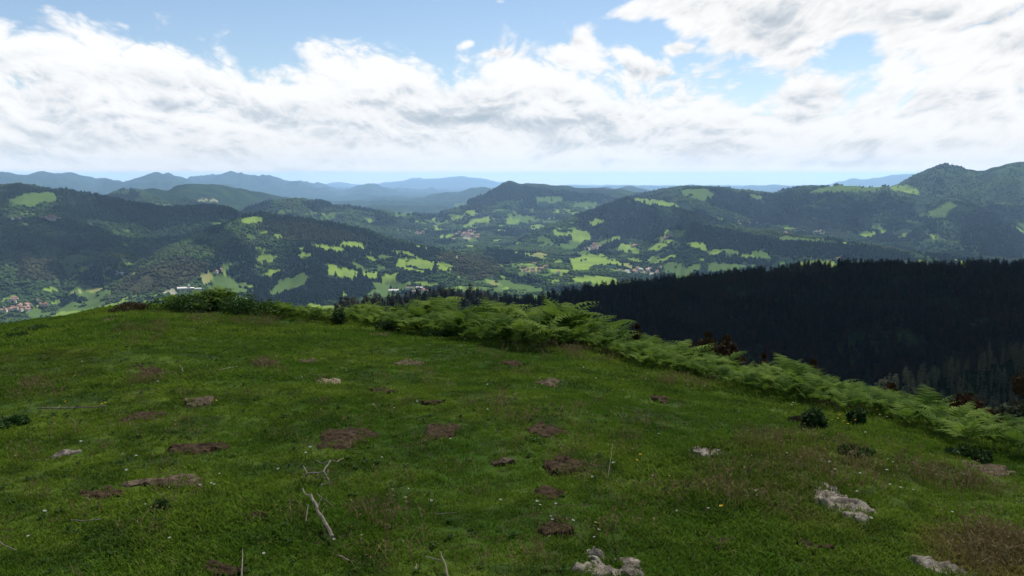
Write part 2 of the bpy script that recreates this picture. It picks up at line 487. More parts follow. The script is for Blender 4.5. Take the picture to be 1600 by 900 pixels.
tag(obj("ground", hill_me), "green rounded hilltop meadow that fills the lower half of the view", "ground", kind="structure")

# ------------------------------------------------------------------ the landscape beyond: ridges over a valley
XR0, XR1 = -260, 1860
class Ridge: pass
RIDGES = []
def ridge(name, pts, D, Wf, Wb, amp=30, lam=None, zfoot=None, rnd=0.035, label=None, dslope=None, pw=1.0):
    g = Ridge(); g.name = name; g.label = label
    px = np.array([p[0] for p in pts], float); py = np.array([p[1] for p in pts], float)
    xs = np.arange(px[0] - 160, px[-1] + 161, 2.0)
    ys = np.interp(xs, px, py)
    d0 = np.maximum(px[0] - xs, 0); d1 = np.maximum(xs - px[-1], 0)
    ys = ys + 0.55 * d0 + 0.55 * d1
    # slightly smoothed crest with small natural roughness
    k = np.ones(5) / 5; ys = np.convolve(np.pad(ys, 2, mode='edge'), k, 'valid')
    ys = ys + 1.3 * fbm(xs / 18.0, xs * 0 + len(RIDGES) * 3.1, 4, 61 + len(RIDGES))
    a, tn = p_az_tan(xs, ys)
    Dd = np.interp(xs, [p[0] for p in D], [p[1] for p in D]) if hasattr(D, '__len__') else np.full(len(xs), float(D))
    g.az, g.tn, g.D, g.Wf, g.Wb, g.amp, g.zf, g.rnd, g.pw = a, tn, Dd, Wf, Wb, amp, zfoot, rnd, pw
    g.lam = lam or Wf * 0.45
    RIDGES.append(g)
ridge("mountain", [(400, 318), (490, 296), (520, 288), (560, 294), (600, 288), (625, 284), (645, 278), (660, 280), (690, 279), (720, 275), (745, 279), (765, 284), (795, 291), (830, 298), (870, 302)], 44000, 9000, 8000, 230, 3000,
      label="pale blue double peaked mountain, the most distant one beyond the valley")
ridge("mountain", [(1120, 297), (1160, 292), (1240, 292), (1300, 289), (1306, 284), (1330, 280), (1372, 278), (1390, 273), (1440, 272), (1560, 280)], 40000, 6500, 8000, 90, 3500,
      label="pale blue flat topped plateau with a cliff step, far behind the right hills")
ridge("mountain", [(800, 300), (840, 293), (880, 290), (930, 292), (985, 289), (1040, 291), (1100, 289), (1150, 292), (1200, 290), (1250, 291), (1310, 292), (1360, 296)], 34000, 5000, 5000, 80, 1600,
      label="faint low blue range along the skyline right of centre")
ridge("mountain", [(-260, 282), (-120, 268), (-40, 272), (0, 269), (20, 272), (42, 274), (70, 270), (100, 275), (125, 281), (150, 288), (165, 281), (178, 284), (192, 287), (215, 279), (245, 269), (262, 274), (292, 286), (318, 291), (360, 300), (420, 310), (480, 318)],
      21000, 5600, 6000, 230, 1500, label="blue grey pointed mountains at the left horizon")
ridge("mountain", [(230, 296), (292, 284), (320, 276), (352, 270), (384, 273), (404, 279), (420, 276), (432, 279), (448, 286), (470, 283), (488, 290), (502, 295), (510, 291), (522, 294), (545, 299), (562, 289), (580, 296), (600, 303), (640, 309), (700, 316), (760, 322)],
      27000, 6500, 6000, 280, 1700, label="blue rounded mountains behind the pointed ones")
ridge("hill", [(520, 330), (590, 322), (640, 314), (690, 304), (720, 300), (742, 293), (760, 293), (790, 300), (830, 306)], 16500, 3800, 3500, 120, 1500, label="hazy blue wooded hills in front of the most distant mountain")
ridge("hill", [(880, 303), (925, 294), (945, 292), (962, 296), (978, 291), (990, 292), (1005, 297), (1030, 298), (1042, 295), (1052, 291), (1066, 295), (1090, 301), (1130, 308)], 16000, 3200, 3500, 80, 1100, label="row of small pointed hills on the central skyline")
ridge("hill", [(110, 320), (160, 309), (180, 303), (205, 294), (222, 296), (240, 293), (262, 299), (275, 290), (300, 287), (340, 289), (385, 297), (420, 303), (450, 310), (500, 320), (560, 330), (620, 338)], [(160, 8200), (270, 9200), (420, 10200), (600, 9500)],
      2200, 2500, 80, 900, label="dark blue wooded hills below the pointed mountains")
ridge("hill", [(380, 330), (420, 318), (455, 312), (480, 313), (520, 322), (560, 327), (610, 332), (660, 340)], 7400, 1300, 1500, 40, 600, label="low wooded hill with small pale fields, left of the valley centre")
ridge("hill", [(660, 345), (700, 332), (722, 321), (740, 312), (768, 297), (785, 286), (797, 282), (812, 286), (840, 287), (880, 291), (920, 294), (960, 295), (1000, 301), (1050, 310)], [(660, 8200), (800, 8800), (1050, 9500)],
      2400, 3000, 90, 900, label="dark wooded hill with a pointed top at the centre of the skyline")
ridge("mountain", [(1290, 330), (1330, 312), (1370, 299), (1405, 288), (1428, 275), (1450, 265), (1466, 258), (1474, 256), (1490, 260), (1502, 262), (1512, 266), (1540, 267), (1552, 262), (1572, 257), (1590, 253), (1625, 252), (1700, 262), (1860, 290)], 8600,
      3300, 3000, 150, 600, label="green and blue rocky topped mountain at the right", pw=0.9)
ridge("hill", [(960, 318), (1000, 306), (1035, 298), (1068, 292), (1082, 292), (1110, 294), (1160, 300), (1205, 305), (1250, 297), (1300, 290), (1330, 292), (1380, 291), (1430, 300), (1520, 330)], 7400,
      2300, 2500, 80, 800, label="long hill with bright pasture along its top, right of centre")
ridge("hill", [(860, 352), (905, 338), (940, 324), (965, 314), (978, 311), (1010, 318), (1050, 328), (1100, 340), (1150, 352)], [(860, 5600), (975, 5900), (1150, 5400)], 1000, 1300, 45, 420, label="dark conifer covered hill standing above the bright fields")
ridge("hill", [(1040, 362), (1090, 352), (1150, 358), (1230, 366), (1290, 376), (1360, 384), (1430, 398), (1500, 404)], [(1040, 4700), (1430, 3900)], 900, 1200, 40, 420, label="dark forested slope behind the black wood")
ridge("hill", [(-260, 310), (-100, 298), (0, 291), (35, 288), (62, 295), (95, 298), (150, 307), (200, 318), (228, 323), (262, 327), (300, 325), (335, 324), (355, 328), (370, 336), (392, 352), (420, 372)], [(-260, 5200), (0, 5400), (370, 5000)],
      2300, 2000, 70, 620, label="broad dark wooded hill with a meadow on its shoulder at the left")
ridge("hill", [(250, 395), (310, 368), (350, 352), (385, 339), (410, 336), (445, 339), (480, 344), (530, 353), (570, 362), (610, 375), (650, 384), (700, 396), (760, 412)], [(250, 3500), (400, 4100), (760, 3700)],
      1050, 900, 45, 380, label="brown topped wooded ridge above the steep bright fields, left of centre")
ridge("hill", [(510, 512), (540, 494), (600, 482), (650, 475), (690, 471), (740, 471), (790, 481), (830, 478), (870, 470), (930, 458), (1000, 448), (1060, 442), (1120, 436), (1180, 429), (1240, 422), (1300, 418), (1400, 416), (1500, 417), (1600, 419), (1860, 426)],
      [(560, 620), (760, 700), (900, 880), (1100, 1150), (1860, 1250)], 620, 900, 14, 200, zfoot=-175, label="near black conifer hillside in cloud shadow at the right")
ridge("hill", [(1370, 622), (1420, 607), (1460, 594), (1520, 578), (1600, 556), (1860, 520)], [(1370, 330), (1860, 420)], 130, 130, 4, 90, zfoot=-130, label="nearer thinly wooded spur in the lower right")

BR = [150, 235, 600, 1200, 2000, 3500, 6000, 9000, 12000, 20000, 65000]
BZ = [-88, -122, -215, -345, -425, -440, -445, -455, -490, -540, -640]
def terrain(X, Y, want_id=False):
    r = np.hypot(X, Y); az = np.arctan2(X, Y)
    far = sstep(1400, 2600, r)
    z = np.interp(r, BR, BZ)
    z = z + far * (42 * fbm(X / 900, Y / 900, 5, 41, 0.5) + 16 * ridged(X / 420, Y / 420, 3, 51)) * (1 + 0.9 * sstep(5000, 9000, r))
    tid = np.full(z.shape, -1, np.int16)
    for i, g in enumerate(RIDGES):
        sel = (az > g.az[0]) & (az < g.az[-1])
        D = np.interp(az, g.az, g.D); tn = np.interp(az, g.az, g.tn)
        sel &= (r > D - 1.25 * g.Wf) & (r < D + 1.25 * g.Wb)
        if not sel.any(): continue
        D, tn, rs, a, x, y = D[sel], tn[sel], r[sel], az[sel], X[sel], Y[sel]
        zc = CAMZ + tn * D
        zf = g.zf if g.zf is not None else np.interp(D, BR, BZ) - 30
        u = D - rs
        if g.zf is not None: zf = np.where(u > 0, g.zf, np.interp(D + 1.2 * g.Wb, BR, BZ) - 60)
        # spurs and gullies run down from the crest
        Du = a * D.mean()
        sp = ridged(Du / g.lam + 0.3 * vnoise(x / g.lam, y / g.lam, 71 + i), rs / (g.lam * 3.5), 4, 81 + i)
        tt = np.where(u > 0, u / g.Wf, -u / g.Wb)
        tt = tt * (1 + 0.42 * sp * np.clip(tt * 4, 0, 1) * (tt < 1.4))
        e = g.rnd
        p = (np.sqrt(tt * tt + e * e) - e) ** g.pw
        p = np.where(p > 0.75, 0.75 + 0.25 * (1 - np.exp(-(p - 0.75) / 0.25)), p)
        h = zc - (zc - zf) * p
        h = h + g.amp * (1.6 if D.mean() > 13000 else 1.15) * np.clip(tt * 3.5, 0, 1) * np.clip(1.25 - tt, 0, 1) * (0.55 * sp + 0.45 * fbm(x / (g.lam * 0.5), y / (g.lam * 0.5), 4, 91 + i))
        h = np.where(tt > 1.3, -9999, h)
        zz = z[sel]; k = 10.0 + 0.0012 * rs
        d = h - zz
        new = 0.5 * (h + zz + np.sqrt(d * d + k * k)) - 0.5 * k * np.exp(-np.abs(d) / k) * 0
        new = np.where(np.abs(d) > 12 * k, np.maximum(h, zz), new)
        z[sel] = new
        tid[sel] = np.where(d > 0, i, tid[sel])
    z = z + sstep(1500, 2500, r) * 4.0 * fbm(X / 120, Y / 120, 3, 101) * sstep(0, 1, 1.5 - r / 14000)
    return (z, tid) if want_id else z
# ------------------------------------------------------------------ land cover: fields and dark woods, outlined on the photograph's tiles and laid on the terrain
# tones: 1 bright meadow, 2 dull meadow, 3 yellow hay, 4 pale built ground
K = 3.4625
TILES = {
 0: [(2, [(0,270),(120,215),(290,205),(335,255),(230,270),(180,285),(100,280),(0,300)]), (2, [(100,310),(190,312),(200,330),(110,335)]), (2, [(90,360),(170,375),(270,380),(240,390),(130,385)]),
     (2, [(665,410),(715,415),(720,435),(670,430)]), (1, [(660,485),(705,485),(705,503),(662,503)]), (1, [(540,625),(605,610),(600,640),(550,650)]), (1, [(555,665),(608,658),(605,690),(560,690)]),
     (2, [(470,655),(490,655),(490,675),(470,675)]), (2, [(640,580),(680,575),(670,595),(640,595)]), (1, [(715,630),(765,625),(740,655),(715,655)]), (2, [(800,575),(825,575),(825,590),(800,590)]),
     (1, [(218,725),(295,715),(315,738),(250,748)]), (3, [(455,740),(565,718),(560,730),(500,757)]), (1, [(0,785),(90,760),(95,775),(30,790),(0,810)]), (1, [(275,800),(320,783),(380,785),(350,800),(290,820)]),
     (1, [(105,828),(150,822),(145,845),(110,845)]), (3, [(170,820),(220,815),(220,832),(172,832)]), (3, [(1070,650),(1120,625),(1165,640),(1150,690),(1100,705)]),
     (2, [(1160,640),(1240,660),(1270,690),(1200,715),(1140,715)]), (2, [(1190,600),(1255,585),(1240,625),(1190,640)]), (1, [(1300,350),(1385,335),(1385,375),(1310,380)]), (2, [(1330,430),(1385,435),(1385,462),(1335,460)]),
     (2, [(1140,375),(1210,370),(1205,382),(1140,384)]), (4, [(470,225),(545,238),(545,247),(480,232)]), (2, [(830,265),(940,270),(935,295),(860,290)]), (4, [(1050,248),(1170,245),(1175,258),(1060,262)]),
     (2, [(360,555),(420,552),(430,570),(370,570)]), (2, [(160,685),(188,682),(186,697),(162,697)]), (1, [(1180,560),(1200,562),(1215,580),(1180,582)]), (4, [(885,745),(925,730),(975,740),(960,765),(890,765)]),
     (2, [(640,660),(700,650),(690,662),(645,668)]), (4, [(370,755),(470,738),(470,742),(372,762)]), (2, [(1100,715),(1330,690),(1350,750),(1200,755)])],
 1: [(1, [(0,335),(35,340),(35,375),(0,375)]), (1, [(0,405),(65,410),(60,430),(0,432)]), (1, [(85,432),(150,435),(130,455),(95,450)]), (2, [(105,305),(150,300),(165,330),(110,332)]), (2, [(165,300),(200,302),(200,315),(170,318)]),
     (2, [(280,310),(350,310),(330,325),(290,322)]), (2, [(340,345),(440,350),(380,360)]), (1, [(290,495),(350,488),(480,510),(500,520),(420,530),(330,510)]), (1, [(410,480),(470,475),(560,480),(610,500),(580,510),(480,500)]),
     (1, [(235,535),(310,530),(310,550),(245,570)]), (1, [(5,565),(60,540),(130,540),(120,565),(50,585),(20,600)]), (1, [(375,598),(430,595),(550,660),(540,690),(470,670),(390,660)]),
     (1, [(440,615),(480,610),(560,640),(640,640),(700,670),(640,685),(570,660),(520,640)]), (2, [(130,680),(250,645),(300,665),(240,720),(80,770),(60,760)]), (2, [(600,700),(690,695),(760,690),(870,710),(850,740),(700,740),(640,720)]),
     (1, [(720,520),(790,520),(880,550),(840,552),(760,540)]), (1, [(770,560),(930,565),(970,590),(965,630),(890,620),(800,600),(740,610)]), (1, [(980,585),(1030,590),(1085,635),(980,638)]), (1, [(1015,585),(1080,605),(1080,618),(1040,605)]),
     (2, [(330,700),(380,705),(360,720)]), (1, [(460,745),(485,735),(495,780),(465,785)]), (2, [(740,325),(860,310),(850,330),(770,345)]), (2, [(920,355),(1000,370),(1020,380),(940,375)]), (2, [(1040,320),(1090,330),(1080,350),(1050,345)]),
     (1, [(1140,365),(1230,345),(1310,345),(1270,365),(1160,385)]), (1, [(1340,350),(1385,345),(1385,380),(1345,375)]), (2, [(1205,318),(1240,325),(1230,335)]), (1, [(975,395),(1020,405),(1000,415),(960,412)]),
     (1, [(990,440),(1080,432),(1075,445),(1000,460)]), (4, [(1130,430),(1175,420),(1160,460),(1100,465)]), (2, [(1270,430),(1310,425),(1305,440)]), (2, [(905,410),(930,412),(920,420)]), (3, [(1255,690),(1320,685),(1325,710),(1270,715)]),
     (1, [(1120,735),(1190,720),(1180,755),(1130,750)]), (1, [(1050,720),(1130,715),(1110,735)]), (1, [(1320,725),(1370,720),(1365,735)]), (4, [(1060,548),(1160,550),(1150,556),(1065,555)]), (2, [(1130,505),(1200,515),(1260,520),(1200,522)]),
     (2, [(650,590),(700,600),(690,625),(640,610)]), (2, [(500,365),(560,372),(540,380)]), (1, [(560,545),(640,560),(660,580),(640,585)]), (2, [(1060,265),(1180,265),(1150,290),(1070,290)]), (2, [(960,740),(1040,730),(1010,745)]),
     (1, [(1300,660),(1340,655),(1340,668),(1305,668)]), (1, [(1210,470),(1240,475),(1230,482)])],
 2: [(2, [(0,330),(60,330),(125,340),(120,360),(60,360),(0,350)]), (1, [(0,355),(45,355),(20,380),(0,382)]), (1, [(180,345),(225,342),(225,355),(190,358)]), (1, [(405,375),(450,350),(500,355),(495,380),(430,390)]), (2, [(150,388),(190,385),(185,402),(155,400)]),
     (1, [(235,398),(340,390),(340,408),(240,408)]), (2, [(300,275),(380,260),(470,270),(480,285),(390,295),(320,290)]), (1, [(640,245),(700,240),(800,250),(880,265),(920,290),(840,285),(740,275),(690,262)]),
     (2, [(130,235),(200,228),(300,245),(240,265),(140,260)]), (1, [(260,430),(340,415),(420,420),(432,470),(370,480),(320,470),(330,440),(240,445)]), (1, [(0,485),(60,475),(60,485),(0,495)]), (3, [(85,545),(160,535),(215,545),(150,562),(100,560)]),
     (1, [(305,570),(400,545),(490,540),(510,560),(580,575),(600,605),(520,595),(440,610),(400,635),(320,630),(330,600)]), (1, [(200,630),(250,618),(305,632),(295,650),(230,648)]), (3, [(30,625),(100,615),(150,620),(140,635),(60,640)]),
     (1, [(530,455),(570,440),(605,440),(590,470),(540,475)]), (1, [(555,515),(600,485),(660,488),(710,525),(680,540),(620,535)]), (1, [(700,510),(750,490),(800,480),(850,490),(800,520),(730,525)]), (1, [(770,470),(800,445),(870,465),(940,490),(880,490),(800,478)]),
     (1, [(810,415),(860,408),(945,420),(930,445),(910,455),(830,445)]), (1, [(920,475),(1000,475),(1055,490),(1050,525),(1020,520),(950,490)]), (3, [(590,590),(640,595),(660,610),(650,625),(610,612)]), (1, [(440,670),(520,665),(560,672),(530,685),(450,690)]),
     (2, [(820,600),(860,580),(930,590),(930,620),(860,640),(815,620)]), (2, [(940,605),(1000,600),(1020,625),(950,640)]), (2, [(1055,590),(1120,585),(1200,595),(1290,600),(1200,630),(1060,635)]), (2, [(1140,515),(1220,520),(1240,550),(1160,540)]),
     (2, [(1290,525),(1385,530),(1385,570),(1310,560)]), (1, [(1070,340),(1130,340),(1200,360),(1150,365),(1090,355)]), (1, [(1090,375),(1150,380),(1130,395),(1100,392)]), (2, [(1180,372),(1250,375),(1240,390)]), (1, [(1335,375),(1385,378),(1385,388),(1340,385)]),
     (2, [(900,205),(960,185),(1060,190),(1100,230),(1040,255),(960,240)]), (2, [(1280,220),(1340,225),(1385,240),(1385,252),(1300,245)]), (2, [(890,335),(912,335),(905,360),(880,395),(860,402),(875,375),(890,355)]), (2, [(750,560),(790,555),(790,590),(750,600)]),
     (4, [(400,505),(460,500),(480,520),(420,520)]), (2, [(430,490),(540,460),(550,480),(480,500)]), (1, [(620,560),(700,565),(690,580),(630,575)]), (4, [(640,620),(740,630),(800,655),(740,655)]), (1, [(190,680),(270,672),(260,690),(200,692)]), (1, [(20,600),(60,590),(55,605)])],
 3: [(1, [(0,375),(60,382),(150,395),(170,410),(110,408),(0,390)]), (1, [(170,415),(290,420),(290,432),(190,425)]), (2, [(10,445),(100,440),(200,455),(370,468),(250,475),(80,465)]),
     (2, [(200,210),(300,180),(400,165),(500,172),(560,185),(600,168),(650,185),(600,200),(450,205),(350,212)]), (1, [(640,190),(680,170),(790,170),(830,215),(750,215),(690,200)]), (2, [(0,545),(25,545),(20,565),(0,565)]),
     (2, [(40,580),(100,575),(80,600)]), (2, [(860,290),(960,250),(1080,280),(1150,310),(1000,320),(880,340)]), (2, [(200,275),(260,280),(370,300),(350,307),(230,290)]), (4, [(1055,510),(1080,510),(1078,518),(1058,518)])],
}
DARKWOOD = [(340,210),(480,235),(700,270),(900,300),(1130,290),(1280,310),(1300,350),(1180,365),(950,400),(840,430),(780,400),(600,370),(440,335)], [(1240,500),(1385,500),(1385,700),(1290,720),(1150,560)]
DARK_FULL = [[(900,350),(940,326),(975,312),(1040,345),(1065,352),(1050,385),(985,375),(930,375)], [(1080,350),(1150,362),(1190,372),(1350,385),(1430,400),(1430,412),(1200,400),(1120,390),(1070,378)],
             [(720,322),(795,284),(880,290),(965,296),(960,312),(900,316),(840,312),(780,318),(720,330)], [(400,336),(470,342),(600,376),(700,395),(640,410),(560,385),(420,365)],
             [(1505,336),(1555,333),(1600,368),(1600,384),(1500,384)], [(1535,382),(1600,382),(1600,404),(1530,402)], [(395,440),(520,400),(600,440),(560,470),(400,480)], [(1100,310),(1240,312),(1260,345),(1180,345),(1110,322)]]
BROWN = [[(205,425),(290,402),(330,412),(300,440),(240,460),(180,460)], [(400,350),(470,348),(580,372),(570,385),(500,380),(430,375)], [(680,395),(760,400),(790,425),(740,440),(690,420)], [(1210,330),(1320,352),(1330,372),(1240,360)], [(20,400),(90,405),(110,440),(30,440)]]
SS = 2
def poly_mask(polys, W=1600, H=560, jit=True):
    m = np.zeros((H * SS, W * SS), np.uint8)
    for tone, P in polys:
        P = np.array(P, float)
        x0, x1 = int(max(P[:, 0].min() - 6, 0)), int(min(P[:, 0].max() + 6, W)); y0, y1 = int(max(P[:, 1].min() - 6, 0)), int(min(P[:, 1].max() + 6, H))
        if x1 <= x0 or y1 <= y0: continue
        gx, gy = np.meshgrid((np.arange(x0 * SS, x1 * SS) + .5) / SS, (np.arange(y0 * SS, y1 * SS) + .5) / SS)
        if jit:
            jx = 4.0 * fbm(gx / 6, gy / 3, 4, 5, 0.65); jy = 1.9 * fbm(gx / 6, gy / 3, 4, 9, 0.65)
            gx2, gy2 = gx + jx, gy + jy
        else: gx2, gy2 = gx, gy
        ins = np.zeros(gx.shape, bool); n = len(P)
        for i in range(n):
            xa, ya = P[i]; xb, yb = P[(i + 1) % n]
            if ya == yb: continue
            c = ((ya > gy2) != (yb > gy2)) & (gx2 < (xb - xa) * (gy2 - ya) / (yb - ya) + xa)
            ins ^= c
        sub = m[y0 * SS:y1 * SS, x0 * SS:x1 * SS]
        sub[ins] = tone
    return m
FPOLY = []
for k_, lst in TILES.items():
    for tone, P in lst:
        FPOLY.append((tone, [(400 * k_ + x / K, 240 + y / K) for x, y in P]))
FIELD = poly_mask(FPOLY)
DARK = poly_mask([(1, [(x / K, 240 + y / K) for x, y in DARKWOOD[0]]), (1, [(x / K, 240 + y / K) for x, y in DARKWOOD[1]])] + [(1, P) for P in DARK_FULL])
BROWNM = poly_mask([(1, P) for P in BROWN])
def look(mask, px, py):
    ix = np.clip((px * SS).astype(int), 0, mask.shape[1] - 1); iy = np.clip((py * SS).astype(int), 0, mask.shape[0] - 1)
    v = mask[iy, ix]
    return np.where((px < 0) | (px >= 1600) | (py < 0) | (py >= 560), 0, v)
def cover_at(X, Y, Z):
    """field tone (0 = wood), dark conifer wood, brown wood at world points"""
    px, py = to_px(X, Y, Z)
    r = np.hypot(X, Y)
    f = look(FIELD, px, py); d = look(DARK, px, py) > 0; b = look(BROWNM, px, py) > 0
    # small scattered clearings where nothing was outlined, on the valley floor
    n = fbm(X / 95, Y / 120, 3, 131)
    n2 = fbm(X / 900, Y / 900, 2, 141)
    floor = (Z < -290) & (r > 2200) & (r < 9500)
    f = np.where((f == 0) & floor & ~d & ~b & (n + 0.4 * n2 > 0.36 + 0.14 * (px < 420)), np.where(fbm(X / 330, Y / 330, 2, 151) > 0, 1, 2), f)
    f = np.where((px < 0) | (px > 1600), np.where(n > 0.45, 2, 0), f)
    f = np.where(r < 1900, 0, f)
    return f, d, b

# terrain grid, split into one object per ridge plus the valley floor
NA2, NR2 = 1000, 620
az2 = np.linspace(-0.66, 0.66, NA2)
rr2 = np.concatenate([np.geomspace(150, 1400, 110), np.geomspace(1412, 52000, NR2 - 110)])
A2, R2 = np.meshgrid(az2, rr2, indexing='ij')
X2, Y2 = R2 * np.sin(A2), R2 * np.cos(A2)
Z2, ID2 = terrain(X2, Y2, True)
fcov, dcov, bcov = cover_at(X2.ravel(), Y2.ravel(), Z2.ravel())
scrub = np.zeros(X2.size)
px2, py2 = to_px(X2.ravel(), Y2.ravel(), Z2.ravel())
def scrub_at(px, py, X, Y):
    return sstep(1330, 1470, px + 70 * fbm(X / 260, Y / 260, 3, 211)) * sstep(402, 388, py + 5 * fbm(X / 300, Y / 300, 2, 213)) * (np.hypot(X, Y) > 4500)
scrub = scrub_at(px2, py2, X2.ravel(), Y2.ravel()) * ~dcov
lut_t = np.array([0, 0.33, 0.0, 0.66, 1.0])
colA = np.stack([(fcov > 0).astype(float), lut_t[fcov], np.where(dcov, 1.0, np.where(bcov, 0.5, 0.0)), scrub], -1).reshape(NA2, NR2, 4)
def tgrid(fn): return fn
# visibility horizon along each azimuth (to leave out trees that nothing can see)
TAN2 = (Z2 - CAMZ) / R2
HORZ = np.maximum.accumulate(TAN2, axis=1)
hill_az = np.arctan2(0, 1)
gt = np.array([np.max((ground_z(np.sin(a) * np.linspace(3, 40, 120), np.cos(a) * np.linspace(3, 40, 120)) - CAMZ) / np.linspace(3, 40, 120)) for a in az2])
def visible(X, Y, top):
    r = np.hypot(X, Y); a = np.arctan2(X, Y)
    ia = np.clip(((a - az2[0]) / (az2[1] - az2[0])).round().astype(int), 0, NA2 - 1)
    ir = np.clip(np.searchsorted(rr2, r) - 2, 0, NR2 - 1)
    t = (top - CAMZ) / r
    return (t > HORZ[ia, ir] - 0.004) & (t > gt[ia] - 0.01)


land_mat, t, out = material("land_cover")
pos = t.new('ShaderNodeNewGeometry').outputs['Position']
att = t.new('ShaderNodeAttribute', attribute_type='GEOMETRY', attribute_name='cover')
cr = t.new('ShaderNodeSeparateColor'); t.l.new(att.outputs['Color'], cr.inputs[0])
fld, tone, wood = cr.outputs[0], cr.outputs[1], cr.outputs[2]
scr = att.outputs['Alpha']
n1 = t.noise(pos, 0.0045, 6, 0.62); n2 = t.noise(pos, 0.03, 4, 0.6); n3 = t.noise(pos, 0.0011, 4, 0.55)
fc_ = t.ramp(n1, [(0.34, (0.006, 0.013, 0.011)), (0.5, (0.011, 0.023, 0.014)), (0.66, (0.024, 0.044, 0.018))])
fc_ = t.mix(t.M('MULTIPLY', t.ss(n2, 0.45, 0.7), 0.55), fc_, (0.011, 0.024, 0.013))
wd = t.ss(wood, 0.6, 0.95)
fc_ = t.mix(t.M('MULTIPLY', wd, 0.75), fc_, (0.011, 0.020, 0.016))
br = t.M('MULTIPLY', t.ss(wood, 0.2, 0.45), t.ss(wood, 0.6, 0.9, 1, 0))
fc_ = t.mix(t.M('MULTIPLY', br, 0.6), fc_, (0.050, 0.042, 0.020))
sc_c = t.mix(t.ss(n1, 0.38, 0.64), (0.014, 0.028, 0.018), (0.040, 0.064, 0.025))
sc_c = t.mix(t.M('MULTIPLY', t.ss(n2, 0.44, 0.60), 0.85), sc_c, (0.011, 0.023, 0.015))
fc_ = t.mix(t.M('MULTIPLY', scr, 0.85), fc_, sc_c)
fl = t.ramp(tone, [(0.0, (0.042, 0.070, 0.019)), (0.33, (0.098, 0.145, 0.026)), (0.66, (0.125, 0.125, 0.046)), (1.0, (0.15, 0.145, 0.125))])
fl = t.mix(t.M('MULTIPLY', t.ss(t.noise(pos, 0.009, 3, 0.5), 0.42, 0.62), 0.55), fl, t.mix(0.6, fl, (0.036, 0.068, 0.018)))
cc = t.mix(t.ss(fld, 0.35, 0.65), fc_, fl)
bmp = t.new('ShaderNodeBump'); bmp.inputs['Strength'].default_value = 0.9; bmp.inputs['Distance'].default_value = 30
t.put(bmp.inputs['Height'], t.M('MULTIPLY', t.noise(pos, 0.022, 5, 0.65), t.M('SUBTRACT', 1.0, t.M('MULTIPLY', fld, 0.95))))
principled(t, out, cc, 1.0, bmp.outputs[0], 0.0)

gidx = np.arange(NA2 * NR2).reshape(NA2, NR2)
FQ = np.stack([gidx[:-1, :-1], gidx[:-1, 1:], gidx[1:, 1:], gidx[1:, :-1]], -1).reshape(-1, 4)[:, ::-1]
fid = ID2[:-1, :-1].reshape(-1)
V2 = np.stack([X2, Y2, Z2], -1).reshape(-1, 3)
colA = colA.reshape(-1, 4)
# shared normals so that the pieces meet without a seam
for i in range(-1, len(RIDGES)):
    f = FQ[fid == i]
    if len(f) < 12: continue
    u, inv = np.unique(f, return_inverse=True)
    nm = "valley" if i < 0 else RIDGES[i].name
    me = mesh_np(nm, V2[u], inv.reshape(-1, 4), [land_mat], True)
    ca = me.color_attributes.new('cover', 'FLOAT_COLOR', 'POINT')
    ca.data.foreach_set('color', colA[u].astype(np.float32).ravel())
    lab = "wide green valley with fields and woods far below the hilltop" if i < 0 else RIDGES[i].label
    tag(obj(nm, me), lab, "valley" if i < 0 else nm, kind="structure")
# ------------------------------------------------------------------ scatter helper (uncountable masses only)
def scatter(name, pts, rot, scl, idx, sources, tint=None):
    """ONE object: points that carry instances of the sources (each a mesh that is in no scene)"""
    col = bpy.data.collections.new(name + "_kinds")
    for k, (me) in enumerate(sources):
        so = bpy.data.objects.new("%s_kind_%02d" % (name, k), me); col.objects.link(so)
    me = bpy.data.meshes.new(name)
    n = len(pts)
    me.vertices.add(n); me.vertices.foreach_set('co', np.asarray(pts, np.float32).ravel())
    for nm, typ, arr in (('rot', 'FLOAT_VECTOR', rot), ('scl', 'FLOAT_VECTOR', scl), ('idx', 'INT', idx), ('tint', 'FLOAT', tint)):
        if arr is None: continue
        a = me.attributes.new(nm, typ, 'POINT')
        arr = np.asarray(arr, np.int32 if typ == 'INT' else np.float32)
        a.data.foreach_set('vector' if typ == 'FLOAT_VECTOR' else 'value', arr.ravel())
    o = obj(name, me)
    ng = bpy.data.node_groups.new(name + "_scatter", 'GeometryNodeTree')
    ng.interface.new_socket('Geometry', in_out='INPUT', socket_type='NodeSocketGeometry')
    ng.interface.new_socket('Geometry', in_out='OUTPUT', socket_type='NodeSocketGeometry')
    N, L = ng.nodes, ng.links
    gi = N.new('NodeGroupInput'); go = N.new('NodeGroupOutput')
    ci = N.new('GeometryNodeCollectionInfo'); ci.inputs['Collection'].default_value = col
    ci.inputs['Separate Children'].default_value = True; ci.inputs['Reset Children'].default_value = True
    ip = N.new('GeometryNodeInstanceOnPoints'); ip.inputs['Pick Instance'].default_value = True
    def na(nm, dt):
        x = N.new('GeometryNodeInputNamedAttribute'); x.data_type = dt; x.inputs['Name'].default_value = nm
        return x.outputs['Attribute']
    L.new(gi.outputs[0], ip.inputs['Points']); L.new(ci.outputs[0], ip.inputs['Instance'])
    L.new(na('idx', 'INT'), ip.inputs['Instance Index']); L.new(na('rot', 'FLOAT_VECTOR'), ip.inputs['Rotation']); L.new(na('scl', 'FLOAT_VECTOR'), ip.inputs['Scale'])
    L.new(ip.outputs[0], go.inputs[0])
    md = o.modifiers.new('scatter', 'NODES'); md.node_group = ng
    o['kind'] = 'stuff'
    return o
def v3(a, b=None, c=None):
    n = len(a); z = np.zeros(n)
    return np.stack([a, z if b is None else b, z if c is None else c], -1)

